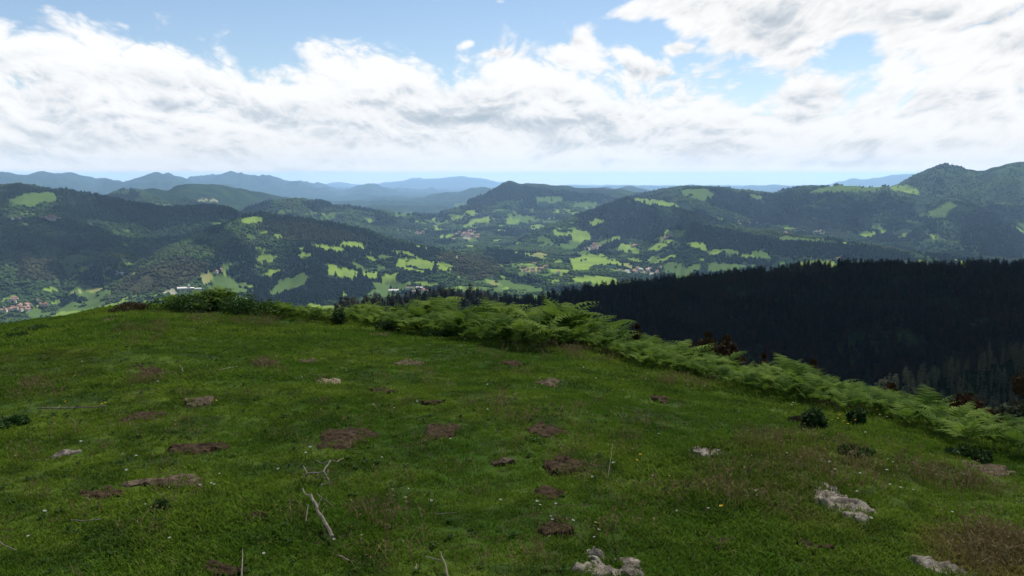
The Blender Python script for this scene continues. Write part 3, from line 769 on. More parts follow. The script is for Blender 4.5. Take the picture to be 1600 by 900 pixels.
# ------------------------------------------------------------------ far woods
wood_mat, t, out = material("wood_canopy")
tn = t.new('ShaderNodeAttribute', attribute_type='INSTANCER', attribute_name='tint').outputs['Fac']
rnd = t.new('ShaderNodeObjectInfo').outputs['Random']
c = t.ramp(tn, [(0.0, (0.005, 0.011, 0.010)), (0.35, (0.013, 0.026, 0.013)), (0.7, (0.042, 0.074, 0.022)), (1.0, (0.028, 0.024, 0.013))])
c = t.mix(t.M('MULTIPLY', rnd, 0.45), c, t.mix(0.5, c, (0.008, 0.016, 0.010)))
principled(t, out, c, 1.0, None, 0.0)
bark_mat, t, out = material("bark")
pos = t.new('ShaderNodeTexCoord').outputs['Object']
principled(t, out, t.ramp(t.noise(pos, 9, 5, 0.6), [(0.3, (0.035, 0.027, 0.02)), (0.7, (0.11, 0.09, 0.07))]), 0.95)

def lump(seed, pointy=0.0, sub=2):
    bm = bmesh.new(); bmesh.ops.create_icosphere(bm, subdivisions=sub, radius=0.5)
    V = np.array([v.co[:] for v in bm.verts]); Fc = np.array([[v.index for v in f.verts] for f in bm.faces]); bm.free()
    n = V / np.linalg.norm(V, axis=1)[:, None]
    d = 0.30 * vnoise(n[:, 0] * 2.1 + seed * 5, n[:, 1] * 2.1 + n[:, 2] * 1.7, seed) + 0.16 * vnoise(n[:, 0] * 5 + seed, n[:, 1] * 5 - n[:, 2] * 4, seed + 3)
    V = V * (1 + d)[:, None]
    if pointy:
        h = np.clip(V[:, 2] + 0.5, 0, 1)
        w_ = np.clip(1.25 - h * pointy, 0.06, 2)[:, None]
        V[:, :2] *= w_
        V[:, 2] *= 1.5
    V[:, 2] += 0.42 * (1.3 if pointy else 1)
    return mesh_np("wood_tree", V, Fc, [wood_mat], False)
far_src = [lump(s) for s in (1, 2, 3, 4)] + [lump(s, 1.0) for s in (5, 6)]
cand = []
for (ra, rb, smin) in ((1900, 3200, 9.5), (3200, 4600, 11), (4600, 6500, 14), (6500, 8500, 20)):
    area = 0.5 * 1.16 * (rb ** 2 - ra ** 2); n = int(area / smin ** 2)
    r = np.sqrt(rng.uniform(ra ** 2, rb ** 2, n)); a = rng.uniform(-0.58, 0.58, n)
    cand.append(np.stack([r * np.sin(a), r * np.cos(a), np.full(n, smin)], -1))
cand = np.concatenate(cand)
cz = terrain(cand[:, 0], cand[:, 1])
vis = visible(cand[:, 0], cand[:, 1], cz + 12)
cand, cz = cand[vis], cz[vis]
f, d, b = cover_at(cand[:, 0], cand[:, 1], cz)
px, py = to_px(cand[:, 0], cand[:, 1], cz)
hedge = fbm(cand[:, 0] / 60, cand[:, 1] / 60, 2, 151) > 0.62
keep = (f == 0) | ((f > 0) & (f != 4) & hedge & (rng.random(len(f)) < 0.30))
pxt, pyt = to_px(cand[:, 0], cand[:, 1], cz + cand[:, 2] * 0.75)
keep &= ~((look(FIELD, pxt, pyt) > 0) & (rng.random(len(f)) < 0.85))
isscrub = (rng.random(len(f)) < scrub_at(px, py, cand[:, 0], cand[:, 1])) & ~d
keep &= ~(isscrub & (rng.random(len(f)) < 0.7))
dens = fbm(cand[:, 0] / 140, cand[:, 1] / 140, 3, 161)
keep &= (dens > -0.5) | d
lone = (f > 0) & keep
cand, cz, f, d, b, px, py, lone = cand[keep], cz[keep], f[keep], d[keep], b[keep], px[keep], py[keep], lone[keep]
n = len(cand)
kindn = fbm(cand[:, 0] / 260, cand[:, 1] / 260, 3, 171)
conif = d | (kindn < -0.22)
tint = np.where(b, 0.9 + 0.1 * rng.random(n), np.where(conif, 0.0 + 0.18 * rng.random(n), 0.22 + 0.40 * np.clip(kindn + 0.35, 0, 1) + 0.25 * np.clip(fbm(cand[:, 0] / 700, cand[:, 1] / 700, 2, 177), -.6, 1) + 0.12 * rng.random(n)))
s = np.minimum(cand[:, 2] * rng.uniform(0.8, 1.35, n), np.where(px > 1330, 13.0, 99))
hgt = s * np.where(conif, rng.uniform(0.8, 1.15, n), rng.uniform(0.65, 0.95, n))
idx = np.where(conif & (rng.random(n) < 0.7), rng.integers(4, 6, n), rng.integers(0, 4, n))
print("far wood trees", n)
fw = scatter("distant_woods", np.stack([cand[:, 0], cand[:, 1], cz - 0.5], -1), v3(np.zeros(n), np.zeros(n), rng.uniform(0, 6.28, n)), np.stack([s, s, hgt], -1), idx, far_src, tint)
tag(fw, "woods and hedges covering the valley and far hillsides", "woods")

# ------------------------------------------------------------------ field trees one can tell apart (lone trees in the fields)
ft_mat, t, out = material("field_tree_leaves")
rnd = t.new('ShaderNodeObjectInfo').outputs['Random']
principled(t, out, t.ramp(rnd, [(0, (0.016, 0.034, 0.016)), (1, (0.036, 0.066, 0.022))]), 1.0, None, 0.0)
def field_tree(seed):
    root = empty("field_tree")
    r_ = np.random.default_rng(seed)
    mb = MB(); mb.tube([(0, 0, 0), (0.1, 0, 2.0), (0, 0.1, 4.5)], [0.4, 0.32, 0.2], 5)
    a = obj("trunk", mb.mesh("trunk", [bark_mat]), root)
    V = []; Fc = []; k = 0
    for q in range(5):
        c0 = r_.normal(0, 1, 3) * (2.2, 2.2, 1.5) + (0, 0, 7)
        for w_ in range(46):
            p = r_.normal(0, 1, 3); p = p / np.linalg.norm(p) * (2.3, 2.3, 2.0) * r_.uniform(0.75, 1.05) + c0
            e1 = r_.normal(0, 1, 3); e1 /= np.linalg.norm(e1); e2 = np.cross(e1, r_.normal(0, 1, 3)); e2 /= np.linalg.norm(e2)
            V += [p - e1 * 0.8, p + e2 * 0.7, p + e1 * 0.8, p - e2 * 0.7]; Fc.append((k, k + 1, k + 2, k + 3)); k += 4
    b = obj("crown", mesh_np("crown", V, np.array(Fc), [ft_mat]), root)
    KIDS[root.name] = [a, b]
    return root
protos = [field_tree(s_) for s_ in (1, 2, 3)]
lone_px = [(917, 400), (909, 409), (915, 409), (950, 408), (1053, 366), (1052, 388), (516, 395), (497, 402), (505, 420), (540, 438), (560, 432), (640, 405), (636, 412), (681, 412), (681, 420), (585, 455), (1030, 388), (1010, 392), (975, 420),
           (1075, 362), (1080, 378), (640, 452), (536, 408), (470, 415), (455, 432), (905, 395), (935, 402), (880, 410), (860, 420), (1065, 400), (1110, 412), (1010, 372), (520, 385), (545, 392), (600, 400), (610, 420), (700, 415), (455, 395)]
def land_hit(px_, py_, rmin=2100):
    a, tt = p_az_tan(px_, py_)
    r_ = np.geomspace(rmin, 20000, 2500)
    z_ = terrain(r_ * np.sin(a), r_ * np.cos(a))
    ok = np.nonzero((z_ - CAMZ) / r_ >= tt)[0]
    q = r_[ok[0]] if len(ok) else 6000.0
    return float(q * np.sin(a)), float(q * np.cos(a))
for k_, (qx, qy) in enumerate(lone_px):
    x, y = land_hit(qx, qy); z = float(terrain(np.array([x]), np.array([y]))[0])
    o = protos[k_] if k_ < 3 else copy_thing(protos[k_ % 3], (0, 0, 0), (0, 0, 0), 1)
    o.location = (x, y, z - 0.3); o.rotation_euler = (0, 0, random.uniform(0, 6)); o.scale = (random.uniform(1.2, 1.9),) * 3
    tag(o, "small dark tree standing alone in the bright valley fields", "tree", "lone trees in the valley fields")
# ------------------------------------------------------------------ conifers of the dark hillside
con_mat, t, out = material("conifer_needles")
rnd = t.new('ShaderNodeObjectInfo').outputs['Random']
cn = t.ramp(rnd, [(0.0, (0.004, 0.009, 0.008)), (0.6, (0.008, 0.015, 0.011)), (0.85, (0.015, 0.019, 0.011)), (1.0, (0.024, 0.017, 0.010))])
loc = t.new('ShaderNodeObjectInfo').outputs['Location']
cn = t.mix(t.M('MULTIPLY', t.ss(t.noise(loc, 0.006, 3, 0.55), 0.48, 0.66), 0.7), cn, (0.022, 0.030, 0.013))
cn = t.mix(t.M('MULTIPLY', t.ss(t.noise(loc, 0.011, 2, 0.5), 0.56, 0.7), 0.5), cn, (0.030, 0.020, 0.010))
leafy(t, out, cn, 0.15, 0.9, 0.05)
con2_mat, t, out = material("thin_conifer_needles")
rnd = t.new('ShaderNodeObjectInfo').outputs['Random']
leafy(t, out, t.ramp(rnd, [(0.0, (0.036, 0.050, 0.028)), (1.0, (0.080, 0.090, 0.052))]), 0.2, 0.9, 0.05)
grey_bark, t, out = material("grey_bark")
principled(t, out, (0.075, 0.066, 0.054), 0.95)
def conifer_parts(seed, H=16.0, R=2.6, bare=0.2, whorls=15, per=7):
    r_ = np.random.default_rng(seed)
    tr = MB(); lean = r_.normal(0, 0.25, 2)
    tr.tube([(0, 0, -1.5), (lean[0] * .4, lean[1] * .4, H * .5), (lean[0], lean[1], H * 0.98)], [0.24, 0.16, 0.02], 5)
    cr = MB()
    for k in range(whorls):
        u = (k + r_.uniform(-.3, .3)) / whorls
        z = H * (bare + (1 - bare) * u)
        L = R * (1 - u) ** 0.42 * r_.uniform(0.75, 1.15) + 0.25
        for j in range(per):
            if r_.random() < 0.12: continue
            a = 2 * math.pi * (j + r_.uniform(-.35, .35)) / per + k * 1.1
            l = L * r_.uniform(0.7, 1.2); dr = -l * r_.uniform(-0.15, 0.35)
            c, s = math.cos(a), math.sin(a); wd = l * 0.42
            b0 = np.array([lean[0] * z / H, lean[1] * z / H, z])
            tip = b0 + (c * l, s * l, dr); m = b0 + (c * l * .5, s * l * .5, dr * .2 + 0.1 * l)
            lft = m + (-s * wd, c * wd, -0.10 * l); rgt = m + (s * wd, -c * wd, -0.10 * l)
            cr.add([b0, lft, tip, rgt, m + (0, 0, 0.1 * l)], [(0, 4, 1), (4, 2, 1), (0, 3, 4), (4, 3, 2)])
    return tr, cr
PTS_F = []
def forest_pts(az0, az1, ra, rb, sp):
    n = int(0.5 * (az1 - az0) * (rb * rb - ra * ra) / sp ** 2)
    r = np.sqrt(rng.uniform(ra * ra, rb * rb, n)); a = rng.uniform(az0, az1, n)
    return np.stack([r * np.sin(a), r * np.cos(a)], -1)
P_ = np.concatenate([forest_pts(-0.22, 0.30, 255, 480, 4.2), forest_pts(0.30, 0.60, 255, 480, 2.7), forest_pts(-0.22, 0.60, 480, 700, 4.2), forest_pts(-0.22, 0.60, 700, 1330, 5.0), forest_pts(-0.22, 0.60, 1330, 1900, 8)])
zf_ = terrain(P_[:, 0], P_[:, 1])
v_ = visible(P_[:, 0], P_[:, 1], zf_ + 15)
P_, zf_ = P_[v_], zf_[v_]
keep = fbm(P_[:, 0] / 45, P_[:, 1] / 45, 2, 181) > -0.75
P_, zf_ = P_[keep], zf_[keep]
rP = np.hypot(*P_.T); pxF, pyF = to_px(P_[:, 0], P_[:, 1], zf_ + 8)
thin = (rP < 470) & (np.arctan2(P_[:, 0], P_[:, 1]) > 0.36)
order = np.argsort(rP + np.where(thin, 0, 30) + rng.uniform(0, 60, len(rP)))
inframe = (pxF > -10) & (pxF < 1610) & (pyF < 640)
order = order[inframe[order]]
single = order[:260]
mask = np.ones(len(P_), bool); mask[single] = False
def conifer_thing(seed, mat, bark, **kw):
    root = empty("conifer_tree")
    tr, cr = conifer_parts(seed, **kw)
    a = obj("trunk", tr.mesh("trunk", [bark]), root); b = obj("crown", cr.mesh("crown", [mat]), root)
    KIDS[root.name] = [a, b]
    return root
protoC = [conifer_thing(s_, con_mat, bark_mat, H=15 + s_, R=2.9 + .2 * s_) for s_ in range(3)]
protoT = [conifer_thing(20 + s_, con2_mat, grey_bark, H=7 + .8 * s_, R=0.95, bare=0.3, whorls=10, per=5) for s_ in range(3)]
used = set()
for k_, i in enumerate(single):
    pr = (protoT if thin[i] else protoC)[k_ % 3]
    loc = (P_[i, 0], P_[i, 1], zf_[i]); rot = (0, 0, random.uniform(0, 6.28)); sc = random.uniform(0.45, 0.8) if not thin[i] else random.uniform(0.7, 1.1)
    if pr.name in used: o = copy_thing(pr, loc, rot, sc)
    else: o = pr; o.location = loc; o.rotation_euler = rot; o.scale = (sc,) * 3; used.add(pr.name)
    if thin[i]: tag(o, "thin grey green conifer with a bare pale trunk on the lower right spur", "conifer", "thin conifers on the lower right spur")
    else: tag(o, "dark narrow conifer at the foot of the shadowed hillside beyond the ferns", "conifer", "conifers at the foot of the dark hillside")
for pr in protoC + protoT:
    if pr.name not in used:
        for ch in KIDS[pr.name]: bpy.data.objects.remove(ch)
        bpy.data.objects.remove(pr)
def joined(tr, cr, bark, mat):
    m = MB()
    for src, mi in ((tr, 0), (cr, 1)):
        V = np.concatenate(src.v); m.add(V, src.f[3] + src.f[4], mi)
    return m.mesh("conifer", [bark, mat])
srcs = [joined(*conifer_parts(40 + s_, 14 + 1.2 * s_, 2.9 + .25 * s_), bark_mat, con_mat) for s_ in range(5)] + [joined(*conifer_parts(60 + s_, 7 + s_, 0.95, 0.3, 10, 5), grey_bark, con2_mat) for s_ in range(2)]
Pm, zm, tm = P_[mask], zf_[mask], thin[mask]
n = len(Pm); print("forest conifers", n)
s = (0.36 + 0.5 * rng.random(n) ** 1.3 + 0.12 * fbm(Pm[:, 0] / 30, Pm[:, 1] / 30, 2, 187)) * np.where(np.hypot(*Pm.T) > 1330, 1.3, 1)
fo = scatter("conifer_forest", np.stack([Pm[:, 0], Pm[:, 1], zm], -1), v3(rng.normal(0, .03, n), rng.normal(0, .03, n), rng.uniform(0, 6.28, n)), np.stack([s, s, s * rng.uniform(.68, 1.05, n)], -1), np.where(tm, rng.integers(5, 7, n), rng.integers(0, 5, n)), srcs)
tag(fo, "near black conifer forest covering the shadowed hillside at the right", "forest")

# ------------------------------------------------------------------ russet and grey-green trees just below the brow
def leaf_tree(name, seed, H, R, colors, part="crown", nleaf=1500, leaf=0.32, trunk=True):
    r_ = np.random.default_rng(seed)
    m, t, out = material(name + "_leaves")
    pos = t.new('ShaderNodeNewGeometry').outputs['Position']
    rp = t.new('ShaderNodeNewGeometry').outputs['Random Per Island']
    leafy(t, out, t.mix(rp, colors[0], colors[1]), 0.25, 0.8, 0.1)
    root = empty(name)
    mb = MB(); top = np.array([r_.normal(0, .3), r_.normal(0, .3), H * 0.93])
    mb.tube([(0, 0, -0.5), top * 0.5 + (0.1, 0, 0), top], [0.05 + H * 0.014, 0.04 + H * .008, 0.015], 7)
    cl = []
    nb = 16
    for k in range(nb):
        u = 0.22 + 0.74 * k / nb; z = H * u; a = k * 2.4 + r_.uniform(-.4, .4)
        L = R * (1 - 0.75 * (u - .22) / .78) * r_.uniform(.75, 1.1)
        e = np.array([math.cos(a) * L, math.sin(a) * L, z + L * 0.35]) + top * (1, 1, 0) * u
        s0 = top * u
        mb.tube([s0, (s0 + e) / 2 + (0, 0, 0.1 * L), e], [0.04, 0.025, 0.01], 4)
        for q in range(3): cl.append((s0 + (e - s0) * (0.45 + 0.28 * q), R * r_.uniform(.24, .36)))
    cl.append((top, R * .22)); cl.append((top + (0, 0, H * .05), R * .13))
    V = []; Fc = []; k = 0
    for w_ in range(nleaf):
        c0, cr_ = cl[r_.integers(len(cl))]
        p = r_.normal(0, 1, 3); p = p / np.linalg.norm(p) * cr_ * r_.uniform(.3, 1.1) ** .6 * (1, 1, .8) + c0
        e1 = r_.normal(0, 1, 3); e1 /= np.linalg.norm(e1); e2 = np.cross(e1, r_.normal(0, 1, 3)); e2 /= np.linalg.norm(e2)
        l = leaf * r_.uniform(.6, 1.3)
        V += [p - e1 * l * .5, p + e2 * l * .28, p + e1 * l * .6, p - e2 * l * .28]; Fc.append((k, k + 1, k + 2, k + 3)); k += 4
    if trunk: obj("trunk", mb.mesh("trunk", [bark_mat]), root)
    obj(part, mesh_np(part, np.array(V), np.array(Fc), [m]), root)
    return root
RUS = ((0.026, 0.015, 0.006), (0.050, 0.027, 0.011))
OLV = ((0.024, 0.018, 0.007), (0.048, 0.030, 0.011))
GRY = ((0.026, 0.038, 0.018), (0.052, 0.066, 0.032))
below = [  # px, py of the top, distance, crown radius, colours, label
 (1022, 524, 30, 1.0, RUS, "small rust brown tree top peeking over the ferns left of the olive brown pair"),
 (1088, 516, 44, 2.1, OLV, "olive brown tree, left of the pair rising behind the ferns"),
 (1118, 522, 45, 2.2, OLV, "olive brown tree, right of the pair rising behind the ferns"),
 (1150, 537, 42, 1.5, RUS, "reddish brown tree just right of the olive brown pair"),
 (985, 506, 34, 0.8, RUS, "small reddish brown tree top by the tall fern frond"),
 (1204, 556, 36, 0.9, RUS, "dark reddish tree top left of the tallest single fern"),
 (1262, 562, 34, 1.2, OLV, "brown tree top right behind the tallest single fern"),
 (1376, 595, 30, 1.3, RUS, "rust brown bushy tree behind the ferns below the forest"),
 (1391, 603, 27, 1.0, RUS, "low rust brown tree touching the larger rust brown one"),
 (1505, 618, 27, 1.4, RUS, "rust brown tree beside the grey green tree at the lower right"),
 (1527, 611, 29, 1.4, GRY, "grey green leafy tree among the rust brown ones at the lower right"),
 (1546, 635, 25, 1.3, RUS, "wide rust brown bush top behind the ferns at the lower right"),
 (1594, 622, 27, 1.5, GRY, "grey green tree cut by the right edge of the photo"),
 (1600, 648, 22, 0.8, RUS, "dark red brown tree top at the right edge above the ferns"),
 (1598, 556, 60, 2.2, OLV, "brown tree cut by the right edge beside the thin conifers"),
 (1452, 612, 30, 0.9, GRY, "slender grey green sapling above the fern tips"),
]
for k_, (qx, qy, q, R, colr, lab) in enumerate(below):
    a, tt = p_az_tan(qx, qy)
    x, y = q * math.sin(a), q * math.cos(a)
    ztop = CAMZ + float(tt) * q; zg = float(ground_z(x, y))
    H = max(ztop - zg, 2.0)
    o = leaf_tree("russet_tree" if colr is not GRY else "leafy_tree", 200 + k_, H, R * 0.75, colr, leaf=0.09 + 0.0025 * q, nleaf=6000)
    o.location = (x, y, zg); tag(o, lab, "tree", "trees just below the brow")

# ------------------------------------------------------------------ bracken
fern_mat, t, out = material("bracken_green")
rnd = t.new('ShaderNodeObjectInfo').outputs['Random']; rp = t.new('ShaderNodeNewGeometry').outputs['Random Per Island']
c = t.ramp(rnd, [(0.0, (0.038, 0.082, 0.012)), (0.5, (0.098, 0.170, 0.022)), (1.0, (0.180, 0.260, 0.046))])
leafy(t, out, c, 0.42, 0.7, 0.06, t.mix(0.4, c, (0.12, 0.20, 0.02)))
stipe_mat, t, out = material("fern_stipe")
principled(t, out, (0.10, 0.13, 0.04), 0.8)
def fern_meshes(seed, H=0.8, nf=7, npin=12):
    r_ = np.random.default_rng(seed)
    st = MB(); V = []; Fq = []; k = 0
    for f in range(nf):
        a0 = 2 * math.pi * f / nf + r_.uniform(-.5, .5)
        L = H * r_.uniform(0.85, 1.6); th0 = math.radians(r_.uniform(3, 16)); th1 = math.radians(r_.uniform(62, 108))
        base = np.array([r_.normal(0, .05), r_.normal(0, .05), -0.04])
        ns = 26; pts = [base]; tg = []
        for i in range(ns):
            u = i / ns; th = th0 + (th1 - th0) * sstep(0.30, 0.85, u); az_ = a0 + 0.3 * u * r_.uniform(.9, 1.1)
            d_ = np.array([math.cos(az_) * math.sin(th), math.sin(az_) * math.sin(th), math.cos(th)]); tg.append(d_)
            pts.append(pts[-1] + d_ * L / ns)
        tg.append(tg[-1]); pts = np.array(pts)
        st.tube(pts[::3], np.linspace(0.006, 0.0015, len(pts[::3])), 3, cap=False)
        side = np.array([-math.sin(a0), math.cos(a0), 0.0])
        s0 = 0.42
        for p in range(npin):
            u = s0 + (1 - s0) * (p + .2) / npin
            fi = u * ns; i0 = min(int(fi), ns - 1); P0 = pts[i0] + (pts[i0 + 1] - pts[i0]) * (fi - i0); T = tg[i0]
            w_ = (u - s0) / (1 - s0)
            pl = L * 0.25 * (1 - w_) ** 0.8 * min(1, .72 + 1.6 * w_) + 0.012
            nrm = np.cross(T, side); nrm /= np.linalg.norm(nrm)
            for sg in (-1, 1):
                dirp = side * sg * 0.88 + T * (0.42 + r_.uniform(-.12, .12)) + nrm * r_.uniform(-.18, .12)
                dirp /= np.linalg.norm(dirp)
                wv = np.cross(dirp, nrm); wv /= np.linalg.norm(wv)
                m = 5 if pl > 0.10 else 3
                row = []
                for q in range(2 * m + 1):
                    x = q / (2 * m); hw = pl * 0.20 * (1 - x) ** .7 * (1.0 if q % 2 else 0.50) + 0.0015
                    c0 = P0 + dirp * pl * x + np.array([0, 0, -0.22 * pl * x * x])
                    sh = dirp * pl * 0.05 * (1 if q % 2 else 0)
                    cup = nrm * hw * 0.35
                    V += [c0 - wv * hw + sh - cup, c0, c0 + wv * hw + sh - cup]; row.append(k); k += 3
                for q in range(2 * m):
                    a_, b_ = row[q], row[q + 1]
                    Fq += [(a_, b_, b_ + 1, a_ + 1), (a_ + 1, b_ + 1, b_ + 2, a_ + 2)]
    return st.mesh("stem", [stipe_mat]), mesh_np("fronds", np.array(V), np.array(Fq), [fern_mat])
FM = [fern_meshes(300 + s_, 0.8, 6 + s_ % 3, 9 + s_ % 2) for s_ in range(6)]
FH = [max(v.co.z for v in fr.vertices) * 0.93 for st, fr in FM]
FX = [262, 330, 430, 470, 520, 560, 620, 700, 760, 850, 920, 960, 1010, 1080, 1150, 1200, 1250, 1300, 1370, 1420, 1500, 1560, 1600, 1750]
FB = [486, 492, 497, 500, 507, 507, 522, 530, 541, 549, 553, 566, 580, 600, 616, 624, 632, 643, 658, 684, 708, 722, 735, 770]
TX = [262, 300, 335, 400, 440, 470, 500, 530, 560, 600, 650, 690, 740, 800, 850, 880, 900, 920, 960, 1000, 1050, 1100, 1150, 1200, 1232, 1250, 1270, 1300, 1340, 1370, 1400, 1450, 1500, 1550, 1600, 1750]
TY = [484, 462, 455, 463, 474, 482, 484, 480, 470, 476, 470, 465, 468, 463, 468, 470, 476, 492, 503, 518, 540, 552, 562, 568, 550, 566, 580, 592, 597, 615, 626, 620, 634, 648, 656, 690]
FERN = []
tries = 0
while len(FERN) < 950 and tries < 60000:
    tries += 1
    qx = random.uniform(262, 1690)
    fb = np.interp(qx, FX, FB); crest = np.interp(qx, _cx, _cy)
    # base line of this plant: from the front edge back over the crest
    a = float(p_az_tan(qx, fb)[0])
    fx, fy, fz = hit(qx, fb); rf = math.hypot(fx, fy)
    depth = 1.2 if qx < 460 else (0.9 if qx < 540 else 3.4)
    if 455 < qx < 545 and random.random() < 0.6: continue
    r_ = rf + depth * random.random() ** 0.9
    x, y = r_ * math.sin(a), r_ * math.cos(a)
    if fbm(np.array([x / 0.9]), np.array([y / 0.9]), 2, 191)[0] < (-0.42 if r_ > rf + .45 else -0.02): continue
    if any((x - q[0]) ** 2 + (y - q[1]) ** 2 < 0.15 ** 2 for q in FERN): continue
    zg = float(ground_z(x, y)); ztop = CAMZ - 0 + float(p_az_tan(qx, np.interp(qx, TX, TY))[1]) * r_
    hmax = ztop - zg
    u = (r_ - rf) / depth
    tall = 1.3 if random.random() < (0.10 if qx > 940 else 0.02) else 1.0
    hmax *= 1.08 if qx > 1000 else 0.88
    hmax *= min(1.06, 0.94 + 0.5 * float(fbm(np.array([x / 0.8]), np.array([y / 0.8]), 2, 197)[0]))
    h = hmax * random.uniform(.62, 1.06) if u > .35 else hmax * random.uniform(.35, .75)
    h = min(max(h * tall, 0.2), 1.35) * (1.25 if qx < 450 else 1.0)
    FERN.append((x, y, zg, h, r_))
print("ferns", len(FERN), tries)
# visible ones nearest the eye become things, the rest one mass
FERN.sort(key=lambda q: q[4])
step = max(1, len(FERN) // 285)
sing = FERN[::step][:290]; rest = [q for q in FERN if q not in set(sing)]
for k_, (x, y, z, h, r_) in enumerate(sing):
    st, fr = FM[k_ % 6]
    root = empty("bracken_fern", (x, y, z), random.uniform(0, 6.28)); s = h / FH[k_ % 6]
    root.scale = (s * random.uniform(.95, 1.2), s * random.uniform(.95, 1.2), s)
    root.rotation_euler.x = random.gauss(0, .08); root.rotation_euler.y = random.gauss(0, .08)
    obj("stem", st, root); obj("fronds", fr, root)
    tag(root, "green bracken fern growing in the fern bank along the brow of the meadow", "fern", "bracken ferns along the brow")
fj = []
for st, fr in FM[:4]:
    bm = bmesh.new(); bm.from_mesh(st); n0 = len(bm.faces); bm.from_mesh(fr)
    for i, f_ in enumerate(bm.faces): f_.material_index = 0 if i < n0 else 1
    me = bpy.data.meshes.new("fern"); bm.to_mesh(me); bm.free(); me.materials.append(stipe_mat); me.materials.append(fern_mat); fj.append(me)
if rest:
    R_ = np.array(rest); n = len(R_); s = R_[:, 3] / float(np.mean(FH))
    tag(scatter("bracken_undergrowth", R_[:, :3], v3(rng.normal(0, .08, n), rng.normal(0, .08, n), rng.uniform(0, 6.28, n)), np.stack([s * 1.08, s * 1.08, s], -1), rng.integers(0, 4, n), fj), "bracken packed between the single ferns of the bank", "undergrowth")

# ------------------------------------------------------------------ low dark shrubs and tufts in the meadow
def shrub(name, qx, qy, wpx, hpx, cols, lab, seed, nl=1100):
    x, y, z = hit(qx, qy); d_ = math.hypot(x, y)
    R = wpx / FPX * d_ * 0.5; H = hpx / FPX * d_
    r_ = np.random.default_rng(seed)
    m, t, out = material(name + "_leaves"); rp = t.new('ShaderNodeNewGeometry').outputs['Random Per Island']
    leafy(t, out, t.mix(rp, cols[0], cols[1]), 0.25, .7, .15)
    root = empty(name, (x, y, z))
    mb = MB()
    for k in range(9):
        a = r_.uniform(0, 6.28); l = R * r_.uniform(.3, .8)
        mb.tube([(0, 0, -.03), (math.cos(a) * l * .5, math.sin(a) * l * .5, H * .5), (math.cos(a) * l, math.sin(a) * l, H * r_.uniform(.6, .95))], [.006, .004, .002], 4)
    obj("stem", mb.mesh("stem", [bark_mat]), root)
    V = []; Fc = []; k = 0
    cl = [(r_.normal(0, .42, 2) * R, r_.uniform(.35, .75)) for _ in range(9)]
    for w_ in range(nl):
        (cx_, cy_), hh = cl[r_.integers(9)]
        p = r_.normal(0, 1, 3); p = p / np.linalg.norm(p) * r_.uniform(.2, 1) ** .5 * (R * .5, R * .5, H * .42) + (cx_, cy_, H * hh * .8)
        p[2] = max(p[2], 0.005)
        e1 = r_.normal(0, 1, 3) + (0, 0, .4); e1 /= np.linalg.norm(e1); e2 = np.cross(e1, r_.normal(0, 1, 3)); e2 /= np.linalg.norm(e2)
        l = 0.045 * r_.uniform(.6, 1.3)
        V += [p - e1 * l * .5, p + e2 * l * .3, p + e1 * l * .6, p - e2 * l * .3]; Fc.append((k, k + 1, k + 2, k + 3)); k += 4
    obj("foliage", mesh_np("foliage", np.array(V), np.array(Fc), [m]), root)
    return tag(root, lab, "shrub")
DKG = ((0.014, 0.034, 0.008), (0.036, 0.074, 0.015)); MDG = ((0.022, 0.058, 0.010), (0.045, 0.095, 0.018)); DKB = ((0.016, 0.028, 0.010), (0.05, 0.04, 0.016))
shrub("shrub", 1271, 672, 46, 34, DKG, "small dark green shrub alone in the grass below the right ferns", 401)
shrub("shrub", 1341, 664, 22, 24, DKG, "small dark shrub at the front of the right ferns", 402, 600)
shrub("shrub", 1250, 664, 34, 14, DKB, "low brownish shrub touching the small dark green one", 403, 700)
shrub("shrub", 330, 489, 84, 34, DKG, "dark leafy bush, tallest of the left clump on the brow", 404, 2200)
shrub("shrub", 292, 488, 64, 28, MDG, "rounded green bush at the left end of the clump on the brow", 405, 1800)
shrub("shrub", 385, 493, 70, 32, MDG, "bright green bush in the middle of the left clump on the brow", 406, 1800)
shrub("shrub", 528, 508, 34, 26, DKG, "small dark bush in the gap between the two fern banks", 407, 1000)
shrub("shrub", 612, 519, 40, 22, DKG, "dark low bush at the foot of the ferns left of centre", 408, 1000)
shrub("shrub", 205, 487, 66, 15, ((0.04, 0.032, 0.014), (0.07, 0.055, 0.022)), "low brownish heath bush on the left brow of the hill", 409, 1300)
shrub("shrub", 15, 664, 40, 10, MDG, "dark grass tussock at the left edge of the meadow", 410, 700)
shrub("shrub", 60, 516, 34, 7, MDG, "low dark tussock near the left brow", 411, 500)
shrub("shrub", 30, 528, 34, 7, MDG, "flat dark tussock at the far left of the meadow", 412, 500)
shrub("shrub", 250, 795, 22, 9, MDG, "small dark weed tuft below the wide pale soil patch", 413, 400)
shrub("shrub", 950, 545, 70, 26, MDG, "bright green leafy clump at the front foot of the central ferns", 414, 1500)
shrub("shrub", 690, 530, 50, 16, MDG, "low green leafy clump before the ferns left of centre", 415, 1000)
shrub("shrub", 1330, 708, 48, 9, MDG, "flat dark green tussock between the shrub and the right ferns", 416, 700)
shrub("shrub", 1520, 722, 44, 18, DKG, "dark leafy clump in front of the ferns at the right edge", 417, 900)
